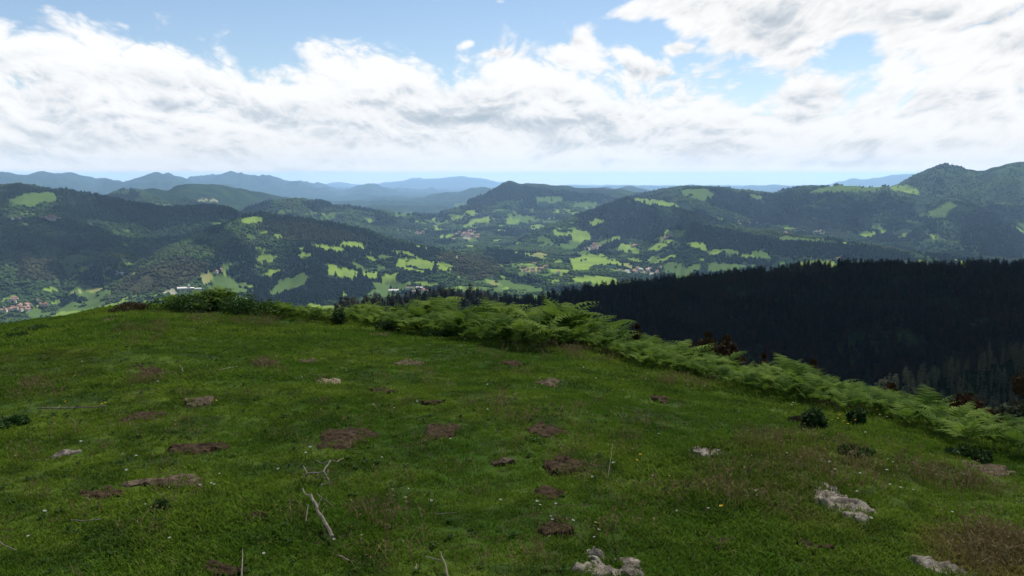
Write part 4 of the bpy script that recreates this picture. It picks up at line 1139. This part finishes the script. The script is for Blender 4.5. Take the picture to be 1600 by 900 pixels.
# ------------------------------------------------------------------ turf: blades of short grass
grass_mat, t, out = material("grass_blades")
pos = t.new('ShaderNodeNewGeometry').outputs['Position']
ri = t.new('ShaderNodeNewGeometry').outputs['Random Per Island']
rnd = t.new('ShaderNodeObjectInfo').outputs['Random']
g = grass_color(t, pos, 1.0)
g = t.mix(t.M('MULTIPLY', rnd, 0.45), g, (0.135, 0.200, 0.020))
g = t.mix(t.M('MULTIPLY', t.ss(ri, 0.90, 0.96), 0.6), g, (0.19, 0.17, 0.07))
leafy(t, out, g, 0.35, 0.8, 0.04)
def tuft(seed, n=40, rad=0.07, h=0.036, lean=0.6):
    r_ = np.random.default_rng(seed); V = []; F4 = []; F3 = []; k = 0
    for i in range(n):
        q = rad * math.sqrt(r_.random()); a = r_.uniform(0, 6.28); b = np.array([q * math.cos(a), q * math.sin(a), -0.01])
        hh = h * r_.uniform(.45, 1.25); ld = r_.uniform(0, 6.28); ln = hh * lean * r_.uniform(.2, 1.3); wd = r_.uniform(.0022, .004)
        d = np.array([math.cos(ld), math.sin(ld), 0]); s_ = np.array([-math.sin(ld), math.cos(ld), 0]) if r_.random() < .5 else d * 0.7 + np.array([-math.sin(ld), math.cos(ld), 0]) * .7
        m = b + d * ln * .35 + (0, 0, hh * .6); tp = b + d * ln + (0, 0, hh)
        V += [b - s_ * wd, b + s_ * wd, m + s_ * wd * .8, m - s_ * wd * .8, tp]; F4.append((k, k + 1, k + 2, k + 3)); F3.append((k + 3, k + 2, k + 4)); k += 5
    return mesh_np("tuft", np.array(V), [np.array(F4), np.array(F3)], [grass_mat])
tsrc = [tuft(500 + s_) for s_ in range(5)] + [tuft(520 + s_, 26, .06, .050, .8) for s_ in range(3)]
G = []
for ra, rb, dn, sc in ((2.4, 4.5, 620, 0.85), (4.5, 7.5, 380, 1.0), (7.5, 12, 210, 1.3), (12, 24, 105, 1.75)):
    n = int(0.5 * 1.30 * (rb * rb - ra * ra) * dn)
    r = np.sqrt(rng.uniform(ra * ra, rb * rb, n)); a = rng.uniform(-0.65, 0.65, n)
    x, y = r * np.sin(a), r * np.cos(a)
    k_ = rng.random(n) > patch_mask(x, y, 0.98) * np.where(fbm(x / .16, y / .16, 2, 207) > 0.22, 0.35, 1.02)
    x, y = x[k_], y[k_]
    G.append(np.stack([x, y, np.full(len(x), sc)], -1))
G = np.concatenate(G); n = len(G)
gz = ground_z(G[:, 0], G[:, 1])
lush = fbm(G[:, 0] / 1.3, G[:, 1] / 1.3, 3, 201)
s = G[:, 2] * (0.95 + 0.35 * lush + rng.uniform(-.2, .2, n))
idx = np.where(rng.random(n) < sstep(0.1, 0.6, lush) * .5, rng.integers(5, 8, n), rng.integers(0, 5, n))
print("tufts", n)
tag(scatter("grass", np.stack([G[:, 0], G[:, 1], gz], -1), v3(rng.normal(0, .12, n), rng.normal(0, .12, n), rng.uniform(0, 6.28, n)), np.stack([s, s, s * np.where(G[:, 2] > 1.2, .58, .68)], -1), idx, tsrc), "short green turf covering the hilltop meadow", "grass")

# thin dry seed stalks in reddish drifts
dry_mat, t, out = material("dry_stalks")
ri = t.new('ShaderNodeNewGeometry').outputs['Random Per Island']
leafy(t, out, t.ramp(ri, [(0, (0.10, 0.068, 0.028)), (0.6, (0.17, 0.13, 0.055)), (1, (0.28, 0.24, 0.12))]), .3, .8, .1)
def stalks(seed, n=16):
    r_ = np.random.default_rng(seed); mb = MB()
    for i in range(n):
        b = np.array([*(r_.normal(0, .07, 2)), -.01]); h = r_.uniform(.05, .12); l = r_.normal(0, .035, 2)
        tp = b + (l[0], l[1], h); m = b + (l[0] * .3, l[1] * .3, h * .6); a = r_.uniform(0, 3.14); s_ = np.array([math.cos(a), math.sin(a), 0]) * .0016
        mb.add([b - s_, b + s_, m + s_, m - s_, tp], [(0, 1, 2, 3), (3, 2, 4)])
        for q in range(4):
            c0 = m + (tp - m) * (0.35 + .2 * q); e = r_.normal(0, .009, 3)
            mb.add([c0, c0 + e + s_ * 2, c0 + (tp - m) * .16 + e], [(0, 1, 2)])
    return mb.mesh("stalks", [dry_mat])
dsrc = [stalks(600 + s_) for s_ in range(4)]
DP = []
for (qx, qy, rx, ry, n) in ((1335, 730, 80, 45, 90), (1130, 770, 120, 40, 70), (800, 700, 240, 80, 90), (240, 520, 60, 14, 70), (330, 500, 80, 10, 70), (430, 500, 60, 8, 40), (410, 575, 26, 6, 26), (235, 597, 30, 6, 30), (860, 550, 130, 10, 70), (1060, 600, 70, 16, 40),
                            (1560, 860, 55, 28, 150), (1480, 760, 70, 20, 60), (55, 610, 50, 20, 40), (620, 620, 300, 80, 80), (230, 720, 200, 120, 60), (1200, 690, 60, 14, 40), (960, 560, 60, 10, 30), (700, 830, 300, 60, 60), (1300, 640, 60, 10, 30)):
    for _ in range(int(n * .33)):
        ux, uy = random.gauss(qx, rx * .55), random.gauss(qy, ry * .55)
        if uy > 905 or uy < np.interp(ux, _cx, _cy) + 3: continue
        DP.append(hit(ux, uy))
DP = np.array(DP); n = len(DP); s = rng.uniform(.7, 1.25, n)
tag(scatter("dry_grass", DP, v3(rng.normal(0, .1, n), rng.normal(0, .1, n), rng.uniform(0, 6.28, n)), np.stack([s, s, s], -1), rng.integers(0, 4, n), dsrc), "thin reddish and straw coloured dry stalks standing in drifts over the turf", "dry grass")

# low broad-leaved weeds and rank dark tussocks between the grass
weed_mat, t, out = material("weed_leaves")
rp = t.new('ShaderNodeNewGeometry').outputs['Random Per Island']; rnd = t.new('ShaderNodeObjectInfo').outputs['Random']
leafy(t, out, t.mix(t.M('MULTIPLY', rp, .5), t.ramp(rnd, [(0, (0.022, 0.062, 0.010)), (.6, (0.045, 0.100, 0.014)), (1, (0.085, 0.130, 0.026))]), (0.03, 0.05, 0.012)), .25, .7, .08)
def weed(seed, n=9, L=.06):
    r_ = np.random.default_rng(seed); mb = MB()
    for i in range(n):
        a = 6.28 * i / n + r_.uniform(-.4, .4); l = L * r_.uniform(.6, 1.3); c, s_ = math.cos(a), math.sin(a); wd = l * r_.uniform(.18, .32); hz = l * r_.uniform(.15, .7)
        b = np.array([0, 0, -.005]); m = np.array([c * l * .55, s_ * l * .55, hz]); e = np.array([c * l, s_ * l, hz * r_.uniform(.5, 1.1)])
        p = np.array([-s_ * wd, c * wd, .004])
        mb.add([b, m + p, e, m - p, m - (0, 0, .004)], [(0, 4, 1), (1, 4, 2), (0, 3, 4), (4, 3, 2)])
    return mb.mesh("weed", [weed_mat])
wsrc = [weed(700 + s_, 8 + s_, .045 + .007 * s_) for s_ in range(5)]
n = 9000; r = np.sqrt(rng.uniform(2.4 ** 2, 19 ** 2, n)); a = rng.uniform(-.62, .62, n); x, y = r * np.sin(a), r * np.cos(a)
k_ = (fbm(x / .9, y / .9, 3, 221) + .5 * fbm(x / 4, y / 4, 2, 225) > .12) & (patch_mask(x, y, 1.0) < .3)
x, y = x[k_], y[k_]; n = len(x); s = rng.uniform(.22, .42, n)
tag(scatter("weeds", np.stack([x, y, ground_z(x, y) + .008], -1), v3(rng.normal(0, .15, n), rng.normal(0, .15, n), rng.uniform(0, 6.28, n)), np.stack([s, s, s], -1), rng.integers(0, 5, n), wsrc), "low dark broad leaved weeds among the short grass", "weeds")

# ------------------------------------------------------------------ bare soil patches and pale stony patches
def patch_mat(kind):
    m, t, out = material(kind + "_patch")
    pos = t.new('ShaderNodeNewGeometry').outputs['Position']
    a = t.noise(pos, 22, 5, 0.65); b = t.noise(pos, 70, 4, 0.6); c = t.noise(pos, 7, 3, .5)
    cols = {'soil': ((0.010, 0.007, 0.004), (0.036, 0.023, 0.012), (0.085, 0.060, 0.034)), 'pale': ((0.014, 0.010, 0.006), (0.070, 0.051, 0.032), (0.17, 0.135, 0.092)),
            'straw': ((0.05, 0.035, 0.02), (0.20, 0.155, 0.10), (0.30, 0.25, 0.17)), 'rock': ((0.025, 0.019, 0.013), (0.15, 0.13, 0.10), (0.33, 0.30, 0.25))}[kind]
    v = t.M('ADD', t.M('MULTIPLY', a, .6), t.M('MULTIPLY', b, .4))
    col = t.ramp(v, [(0.34, cols[0]), (0.48, cols[1]), (0.64, cols[2])])
    col = t.mix(t.M('MULTIPLY', t.ss(c, .5, .66), .5), col, cols[0])
    bm = t.new('ShaderNodeBump'); bm.inputs['Strength'].default_value = 1.0; bm.inputs['Distance'].default_value = .012
    t.put(bm.inputs['Height'], v); principled(t, out, col, .95, bm.outputs[0], .1)
    return m
PM = {k_: patch_mat(k_) for k_ in ('soil', 'pale', 'straw', 'rock')}
for k_, (x, y, sx, sy, p) in enumerate(PATCH):
    stony = k_ >= len(SOIL)
    na_, nr_ = 96, 26
    rock = p[4] == 'rock'
    th = np.linspace(0, 2 * math.pi, na_, endpoint=False); q = np.linspace(0, 1, nr_)
    T, Q = np.meshgrid(th, q, indexing='ij')
    o_ = 1.0 + 0.5 * vnoise(np.cos(T) * 1.7 + k_ * 9, np.sin(T) * 1.7, 11) + 0.20 * vnoise(np.cos(T) * 5 + k_ * 9, np.sin(T) * 5, 12) + 0.10 * vnoise(np.cos(T) * 13 + k_ * 9, np.sin(T) * 13, 13)
    ang = math.atan2(x, y)
    U = Q * o_ * np.cos(T) * sx; Vv = Q * o_ * np.sin(T) * sy
    if p[0] == 1322: Vv = Vv - U * 0.85 * (sy / sx)
    WX = x + U * math.cos(ang) + Vv * math.sin(ang); WY = y - U * math.sin(ang) + Vv * math.cos(ang)
    edge = np.clip((1 - Q) * 5, 0, 1)
    amp = .020 if rock else .016
    rel = amp * (0.5 * ridged(WX * 9, WY * 9, 3, 15) + 0.7 * fbm(WX * 22, WY * 22, 3, 16) + .3)
    if rock: rel = rel + .015 * sstep(.0, .5, fbm(WX * 4.5, WY * 4.5, 2, 17))
    Zp = ground_z(WX, WY) + 0.004 + edge * np.maximum(rel, -.012) - (1 - edge) * 0.03
    if p[0] == 955:   # the dark hollow in the big stony patch
        hq = ((U - .10 * sx) / (.30 * sx)) ** 2 + ((Vv - .15 * sy) / (.22 * sy)) ** 2
        Zp = Zp - .10 * np.exp(-hq * 1.4)
    if p[0] == 232: Zp = Zp - .06 * np.exp(-(((U + .5 * sx) / (.35 * sx)) ** 2 + ((Vv - .3 * sy) / (.4 * sy)) ** 2))
    ii = np.arange(na_ * nr_).reshape(na_, nr_); jj = np.roll(ii, -1, axis=0)
    FF = np.stack([ii[:, 1:-1], ii[:, 2:], jj[:, 2:], jj[:, 1:-1]], -1).reshape(-1, 4)
    F3_ = np.stack([ii[:, 0], ii[:, 1], jj[:, 1]], -1)
    VV = np.stack([WX - x, WY - y, Zp], -1).reshape(-1, 3)
    zc = float(ground_z(x, y)); VV[:, 2] -= zc
    nm = "stony_patch" if stony else "soil_patch"
    me = mesh_np(nm, VV, [FF[:, ::-1], F3_[:, ::-1]], [PM[p[4]]], True)
    o = obj(nm, me, loc=(x, y, zc))
    tag(o, p[5], "stony patch" if stony else "soil patch", "stony patches in the meadow" if stony else "bare soil patches in the meadow")

# ------------------------------------------------------------------ dead sticks
dead_mat, t, out = material("dead_wood")
pos = t.new('ShaderNodeNewGeometry').outputs['Position']
principled(t, out, t.ramp(t.noise(pos, 30, 5, .6), [(0.3, (0.08, 0.063, 0.046)), (0.55, (0.20, 0.17, 0.13)), (0.75, (0.31, 0.27, 0.21))]), .9)
def stick(chains, name, lab, cat, mat=None):
    base = hit(*chains[0][0][0]); mb = MB()
    for pts, r0, r1, lift in chains:
        P3 = []
        for i, (qx, qy) in enumerate(pts):
            x, y, z = hit(qx, qy)
            lf = lift[i] if hasattr(lift, '__len__') else lift
            P3.append((x - base[0], y - base[1], z - base[2] + lf + r0))
        P3 = np.array(P3); fine = [P3[0]]
        for a_, b_ in zip(P3[:-1], P3[1:]):
            for u in (.33, .66, 1.0): fine.append(a_ + (b_ - a_) * u + (rng.normal(0, .10, 3) * r0 * 1.5 if u < 1 else 0))
        mb.tube(fine, np.linspace(r0, r1, len(fine)) * .52, 6)
    o = obj(name, mb.mesh(name, [mat or dead_mat]), loc=base)
    return tag(o, lab, cat)
stick([([(60, 649), (110, 648.5), (166, 645)], .014, .007, .04), ([(92, 648), (94, 642)], .005, .003, .045)], "dead_stick", "long straight dead stick lying flat at the left of the meadow", "stick")
stick([([(478, 752), (481, 757), (506, 756.5), (517, 744), (527, 743), (537, 738)], .011, .006, [.02, .05, .06, .08, .07, .07]), ([(517, 744), (503, 742.5), (494, 737)], .007, .004, [.08, .06, .06]),
       ([(507, 757), (514, 763), (516, 764)], .009, .005, [.06, .03, .02]), ([(502, 768), (520, 765.5)], .007, .004, .03), ([(481, 757), (474, 741), (468, 742)], .007, .004, [.05, .04, .02]), ([(513, 749), (513, 757)], .004, .002, .05)],
      "dead_branch", "pale forked dead branch lying above the thick one", "branch")
stick([([(520, 852), (511, 838), (499, 824), (494, 814), (487, 803)], .018, .013, [.02, .03, .05, .07, .08]), ([(487, 803), (478, 799), (474, 789), (471, 788)], .008, .003, [.08, .08, .08, .07]), ([(497, 813), (504, 807), (521, 808)], .006, .003, [.06, .09, .05]),
       ([(504, 807), (495, 800)], .005, .003, .09), ([(501, 824), (507, 819)], .006, .003, [.04, .07]), ([(478, 823), (482, 812), (478, 810)], .005, .003, [.02, .07, .06])],
      "dead_branch", "thick pale dead branch with thin twigs, lying in the lower left of the meadow", "branch")
stick([([(378, 908), (379, 898), (380, 879)], .008, .003, [.0, .03, .055])], "dead_twig", "short upright pale twig at the bottom edge left of the thick branch", "twig")
stick([([(702, 912), (697, 901), (689, 884)], .012, .005, [.0, .03, .05]), ([(690, 896), (665, 889)], .006, .004, .05), ([(650, 902), (651, 894)], .006, .004, .03)], "dead_branch", "pale dead branch cut by the bottom edge of the photo", "branch")
stick([([(528, 891), (547, 899)], .006, .004, .06)], "dead_twig", "short pale twig flat in the grass at the bottom edge", "twig")
stick([([(950, 748), (953, 738), (957, 718)], .004, .002, [.0, .05, .10]), ([(925, 741), (950, 742)], .004, .002, .05)], "dry_stalk", "thin pale upright stalk beside a dark soil patch", "stalk")
stick([([(681, 820), (700, 819), (716, 817)], .004, .003, .05)], "dry_stalk", "pale straw lying in the grass right of the thick branch", "stalk")
stick([([(343, 586), (356, 583), (372, 580)], .008, .005, .04)], "dead_twig", "pale dead twig in the upper left meadow near the reddish scrape", "twig")
stick([([(280, 579), (286, 583), (284, 586), (288, 589)], .007, .005, .04)], "dead_twig", "small zigzag pale twig right of the hoof scrape", "twig")
stick([([(0, 866), (12, 874), (28, 880)], .006, .004, .05)], "dry_stalk", "bent pale stalk at the lower left edge", "stalk")
stick([([(112, 831), (135, 832), (160, 829)], .006, .004, .05)], "dead_twig", "thin brown twig lying in the lower left grass", "twig")

# ------------------------------------------------------------------ flowers
wh, t, out = material("white_petals"); principled(t, out, (0.5, 0.5, 0.43), .8)
ye, t, out = material("yellow_petals"); principled(t, out, (0.70, 0.46, 0.02), .8)
yc, t, out = material("flower_green"); principled(t, out, (0.06, 0.11, 0.02), .8)
def flower(name, pm, r):
    root = empty(name); mb = MB()
    mb.tube([(0, 0, 0), (.004, 0, .04), (0, 0, .075)], .0016, 4)
    a = obj("stem", mb.mesh("stem", [yc]), root)
    hb = MB(); c0 = (0, 0, .078)
    for k in range(10):
        w0 = 2 * math.pi * k / 10; q = .22
        hb.add([c0, (r * .7 * math.cos(w0 - q), r * .7 * math.sin(w0 - q), .083), (r * math.cos(w0), r * math.sin(w0), .086), (r * .7 * math.cos(w0 + q), r * .7 * math.sin(w0 + q), .083)], [(0, 1, 2, 3)])
    hb.add([(r * .3 * math.cos(u), r * .3 * math.sin(u), .084) for u in np.linspace(0, 6.28, 7)[:-1]] + [(0, 0, .09)], [(i, (i + 1) % 6, 6) for i in range(6)])
    b = obj("petals", hb.mesh("petals", [pm]), root)
    KIDS[root.name] = [a, b]; return root
def flowers(name, pm, r, spots, lab, cat, grp):
    pr = flower(name, pm, r)
    for k_, (qx, qy) in enumerate(spots):
        x, y, z = hit(qx, qy); rz = random.uniform(0, 6)
        o = pr if k_ == 0 else copy_thing(pr, (0, 0, 0), (0, 0, 0), 1)
        o.location = (x, y, z); s = random.uniform(.75, 1.2); o.scale = (s, s, s * random.uniform(.6, 1.0)); o.rotation_euler = (random.gauss(0, .2), random.gauss(0, .2) , rz)
        tag(o, lab, cat, grp)
sp = [(128, 703), (191, 726), (212, 725), (66, 821), (228, 810), (46, 854), (313, 774), (329, 772), (336, 771), (344, 751), (269, 860), (478, 722), (487, 719), (437, 748), (435, 747), (523, 861), (411, 886), (596, 729), (670, 797), (955, 746), (927, 763), (863, 826), (858, 820), (838, 801), (843, 803),
      (870, 802), (931, 853), (1066, 825), (1108, 812), (931, 841), (892, 829), (1300, 740), (1372, 750), (1386, 750), (1343, 753), (1301, 751), (1346, 789), (1395, 771), (1428, 783), (1405, 778), (1424, 735), (1390, 731), (1396, 735), (1352, 693), (1500, 760), (1353, 831), (1486, 817),
      (1373, 659), (1384, 663), (1398, 664), (1432, 671), (1452, 674), (1240, 640), (1235, 641), (130, 573), (131, 580), (243, 610), (70, 615), (327, 585), (362, 577), (172, 531), (187, 528), (240, 515), (270, 508), (275, 512), (310, 505), (318, 516), (325, 512), (335, 501), (345, 500), (355, 503), (382, 524),
      (300, 520), (505, 498), (508, 501), (728, 538), (800, 545), (847, 600), (910, 582), (933, 600), (1012, 603), (1107, 616), (975, 622), (650, 640), (615, 651), (585, 642), (540, 590), (760, 655), (1150, 655), (1030, 690), (1180, 780), (470, 600), (200, 760), (1230, 720), (760, 610), (700, 700), (640, 780), (780, 800), (1020, 760)]
flowers("white_flower", wh, .009, sp, "tiny white flower dotted in the short turf", "flower", "white flowers in the turf")
flowers("yellow_flower", ye, .011, [(161, 639), (163, 642), (108, 639), (121, 597), (995, 728), (1001, 726), (337, 637), (1300, 667), (1308, 665), (1318, 668), (1326, 671), (1371, 651), (1377, 654), (1290, 668), (1312, 661), (1070, 636), (970, 600), (1130, 815), (1336, 668)],
        "small yellow flower standing in the green turf", "flower", "yellow flowers in the turf")
# ------------------------------------------------------------------ houses in the valley
white_w, t, out = material("white_render"); principled(t, out, (0.42, 0.41, 0.38), .9)
stone_w, t, out = material("stone_wall"); principled(t, out, (0.36, 0.31, 0.25), .9)
red_r, t, out = material("red_roof_tiles")
pos = t.new('ShaderNodeNewGeometry').outputs['Position']
principled(t, out, t.mix(t.noise(pos, .6, 3, .5), (0.15, 0.070, 0.048), (0.27, 0.15, 0.11)), .9)
grey_r, t, out = material("grey_roof"); principled(t, out, (0.33, 0.32, 0.31), .7)
dark_w, t, out = material("dark_window"); principled(t, out, (0.02, 0.025, 0.03), .3)
def house(L, W_, H, wall, roof):
    root = empty("house")
    mb = MB(); mb.box((-L / 2, -W_ / 2, -2), (L / 2, W_ / 2, H))
    rh = W_ * .28
    mb.add([(-L / 2, -W_ / 2, H), (-L / 2, W_ / 2, H), (-L / 2, 0, H + rh)], [(0, 2, 1)]); mb.add([(L / 2, -W_ / 2, H), (L / 2, W_ / 2, H), (L / 2, 0, H + rh)], [(0, 1, 2)])
    a = obj("wall", mb.mesh("wall", [wall]), root)
    rb = MB(); e = .6; th = .25
    for sg in (-1, 1):
        y0 = sg * (W_ / 2 + e); z0 = H - rh * e / (W_ / 2)
        v = [(-L / 2 - e, y0, z0 + .02), (L / 2 + e, y0, z0 + .02), (L / 2 + e, 0, H + rh + .02), (-L / 2 - e, 0, H + rh + .02)]
        v += [(p[0], p[1], p[2] + th) for p in v]
        rb.add(v, [(0, 1, 2, 3), (4, 7, 6, 5), (0, 4, 5, 1), (3, 2, 6, 7), (0, 3, 7, 4), (1, 5, 6, 2)])
    b = obj("roof", rb.mesh("roof", [roof]), root)
    wb = MB(); k = max(2, int(L / 3.5))
    for sg in (-1, 1):
        for fl_ in range(max(1, int(H // 3))):
            for i in range(k):
                cx_ = -L / 2 + L * (i + .5) / k; y0 = sg * (W_ / 2 + .01)
                v = [(cx_ - .5, y0, .9 + 2.9 * fl_), (cx_ + .5, y0, .9 + 2.9 * fl_), (cx_ + .5, y0, 2.2 + 2.9 * fl_), (cx_ - .5, y0, 2.2 + 2.9 * fl_)]
                wb.add(v, [(0, 1, 2, 3)])
    c_ = obj("windows_row", wb.mesh("window", [dark_w]), a) if False else None
    KIDS[root.name] = [a, b]
    return root
hp = [house(14, 9, 6, white_w, red_r), house(11, 8, 5, white_w, red_r), house(18, 10, 7.5, stone_w, red_r), house(22, 11, 5, white_w, grey_r)]
hu = set()
HG = [("red roofed house in the village at the lower left edge", "houses of the lower left village", 0, (20, 484, 34, 8), 20, (0, 2, 1), 1.25),
      ("white walled house in the small hamlet above the lower left village", "houses of the lower left hamlet", 0, (22, 469, 12, 4), 6, (0, 1), 1.2),
      ("red roofed house beside the yellow field near the lower left village", "houses by the yellow field", 0, (62, 478, 14, 5), 6, (0, 2), 1.2),
      ("white walled house in the hillside village on the left hill", "houses of the hillside village", 0, (82, 343, 20, 5), 13, (0, 1, 2), 2.0),
      ("small white house at the left end of the hillside village", "outlying houses on the left hill", 0, (25, 343, 14, 1), 3, (1,), 1.9),
      ("white house among the woods in the left valley", "houses in the left valley woods", 0, (187, 428, 10, 4), 6, (1, 3), 1.5),
      ("white house by the fields behind the forest knob", "houses behind the forest knob", 0, (648, 455, 18, 5), 9, (0, 3), 1.5),
      ("long pale shed by the fields behind the forest knob", "pale sheds behind the forest knob", 0, (614, 457, 5, 1), 2, (3,), 1.7),
      ("red roofed house in the far village in the valley centre", "houses of the far valley village", 0, (725, 368, 20, 6), 22, (0, 1, 2), 2.2),
      ("pale house in the valley left of the far village", "houses left of the far village", 0, (652, 366, 14, 2), 8, (0, 2), 2.2),
      ("white house in the hamlet under the dark conifer hill", "houses under the conifer hill", 0, (930, 389, 14, 4), 10, (0, 1, 2), 1.8),
      ("red roofed farmhouse in the bright fields right of the conifer hill", "farmhouses in the bright fields", 0, (990, 386, 6, 2), 3, (2,), 1.8),
      ("white farmhouse in the upper bright fields below the clearing strip", "farmhouses below the clearing strip", 0, (1045, 372, 10, 3), 4, (1, 2), 1.8),
      ("pale house in the village at the edge of the dark hillside", "houses at the edge of the dark hillside", 0, (1010, 425, 34, 6), 16, (0, 2, 3), 1.5),
      ("white house seen just over the crest of the dark hillside", "houses over the dark crest", 0, (1305, 405, 20, 2), 8, (0, 1, 2), 0.9),
      ("small white house on the far right hillside", "houses on the far right hillside", 0, (1265, 364, 50, 5), 7, (1,), 2.0),
      ("white house among trees left of the valley centre", "houses left of the valley centre", 0, (830, 425, 26, 10), 12, (0, 1, 2), 1.5),
      ("pale farmhouse on the terraced slope above the factory", "farmhouses above the factory", 0, (343, 426, 8, 3), 3, (1, 2), 1.4),
      ("small farmhouse among the fields on the long ridge", "farmhouses on the long ridge", 0, (1165, 350, 36, 4), 7, (1,), 2.0)]
for lab, grp, _, (qx, qy, rx, ry), n, kinds, sc in HG:
    for i in range(n):
        x, y = land_hit(qx + random.gauss(0, rx * .5), qy + random.gauss(0, ry * .5), 3300 if qx > 800 else 2100)
        z = float(terrain(np.array([x]), np.array([y]))[0])
        pr = hp[random.choice(kinds)]
        loc = (x, y, z + 1.2 * sc); rot = (0, 0, random.uniform(0, 3.14))
        if pr.name in hu: o = copy_thing(pr, loc, rot, sc)
        else: o = pr; o.location = loc; o.rotation_euler = rot; o.scale = (sc,) * 3; hu.add(pr.name)
        o.scale = (sc * .72,) * 3; tag(o, lab, "house", grp)
# white works with a tower block and a pale yard
x, y = land_hit(292, 455); z = float(terrain(np.array([x]), np.array([y]))[0])
fr = empty("factory", (x, y, z + 2), math.atan2(-x, y)); fr.scale = (.72, .72, .72)
mb = MB(); mb.box((-42, -14, -8), (34, 16, 13)); obj("main_hall", mb.mesh("main_hall", [white_w]), fr)
mb = MB(); mb.box((4, -6, 13.01), (16, 8, 24)); mb.box((6, -4, 24.01), (14, 6, 27)); obj("tower", mb.mesh("tower", [white_w]), fr)
mb = MB(); mb.box((34.01, -8, -8), (66, 12, 8)); obj("annex", mb.mesh("annex", [white_w]), fr)
mb = MB(); mb.add([(-43, -15, 13.02), (3.9, -15, 13.02), (3.9, 17, 13.02), (-43, 17, 13.02), (-43, 1, 18), (3.9, 1, 18)], [(0, 1, 5, 4), (3, 4, 5, 2), (0, 4, 3), (1, 2, 5)]); obj("roof", mb.mesh("roof", [grey_r]), fr)
mb = MB()
for i in range(9): mb.box((-39 + 8 * i, -14.3, 3), (-35 + 8 * i, -14.02, 8))
obj("window", mb.mesh("window", [dark_w]), fr)
tag(fr, "white factory with a taller block, above the left bushes", "factory")

# ------------------------------------------------------------------ unseen clouds added overhead to throw shade on the hillside and valley
cloud_mat, t, out = material("cloud_white"); principled(t, out, (0.9, 0.9, 0.9), 1.0, None, 0.0)
CLOUD_Z = 1500.0
def cloud(sx, sy, rx, ry, seed, alt=CLOUD_Z, zg=-300, lab=None, thin=False):
    """a heap cloud whose shade falls around the ground point (sx, sy)"""
    k = (alt - zg) / math.tan(SUN_EL)
    cx_, cy_ = sx + k * math.sin(SUN_AZ), sy + k * math.cos(SUN_AZ)
    r_ = np.random.default_rng(seed); mb = MB()
    bm = bmesh.new(); bmesh.ops.create_icosphere(bm, subdivisions=3, radius=1.0)
    V = np.array([v.co[:] for v in bm.verts]); Fc = [tuple(v.index for v in f.verts) for f in bm.faces]; bm.free()
    if thin:     # an unseen veil added to dim the sun: one wide lens of cloud
        veil, tv, ov = material("sun_dimming_cloud")
        vs_ = tv.new('ShaderNodeVolumeScatter'); vs_.inputs['Color'].default_value = (1, 1, 1, 1); vs_.inputs['Density'].default_value = 0.0085
        tv.l.new(vs_.outputs[0], ov.inputs['Volume'])
        W_ = V * (1 + .18 * vnoise(V[:, 0] * 2, V[:, 1] * 2 + V[:, 2] * 1.6, seed))[:, None] * np.array([rx, ry, 48.0])
        mb.add(W_, Fc)
        o = obj("cloud", mb.mesh("cloud", [veil], True), loc=(cx_, cy_, alt))
        return tag(o, "unseen thin veil of cloud added to dim the sun over the hilltop", "cloud", "unseen shading clouds", "stuff")
    n = max(10, int(26 * rx * ry / 250000) + 8)
    for i in range(min(n, 60)):
        q = math.sqrt(r_.random()); a = r_.uniform(0, 6.28)
        R = min(rx, ry) * r_.uniform(.22, .42) * (1.15 - .5 * q)
        W_ = V * (1 + .35 * vnoise(V[:, 0] * 2 + i, V[:, 1] * 2 + V[:, 2] * 1.6, seed + i))[:, None] * R
        W_[:, 2] *= .6
        mb.add(W_ + np.array([q * rx * math.cos(a), q * ry * math.sin(a), r_.uniform(0, .35) * R]), Fc)
    o = obj("cloud", mb.mesh("cloud", [cloud_mat], True), loc=(cx_, cy_, alt))
    tag(o, lab or "unseen heaped white cloud added to shade the landscape", "cloud", "unseen shading clouds", "stuff")
SHADE_CLOUDS = [(-2300, 5600, 1000, 420, 14), (2600, 5900, 900, 330, 15), (-700, 5200, 420, 260, 16), (420, 300, 300, 210, 13), (260, 780, 620, 420, 1), (620, 900, 520, 380, 2), (120, 420, 200, 150, 9),      # dark conifer hillside
          (-1500, 4700, 900, 420, 3), (-1700, 3500, 620, 380, 4), (-1150, 4450, 520, 260, 17), (1250, 5500, 520, 330, 18), (1500, 4600, 900, 330, 6), (-2600, 3600, 480, 330, 7), (2300, 4300, 700, 400, 5)]
for (sx, sy, rx, ry, sd) in SHADE_CLOUDS: cloud(sx, sy, rx, ry, sd, zg=0 if sy < 250 else (-150 if sy < 1200 else -330))

cloud(0, 0, 520, 430, 21, zg=0, thin=True)

# ------------------------------------------------------------------ the hazy air
air, t, out = material("hazy_air")
pv = t.new('ShaderNodeVolumePrincipled')
pv.inputs['Color'].default_value = (0.40, 0.655, 1.0, 1); pv.inputs['Density'].default_value = HAZE_DENSITY; pv.inputs['Anisotropy'].default_value = 0.25
t.l.new(pv.outputs[0], out.inputs['Volume'])
mb = MB(); mb.box((-50000, -4000, -1400), (50000, 80000, 235))
hz_ = obj("haze", mb.mesh("haze", [air])); tag(hz_, "thin blue haze between the hilltop and the far mountains", "haze", kind="stuff")
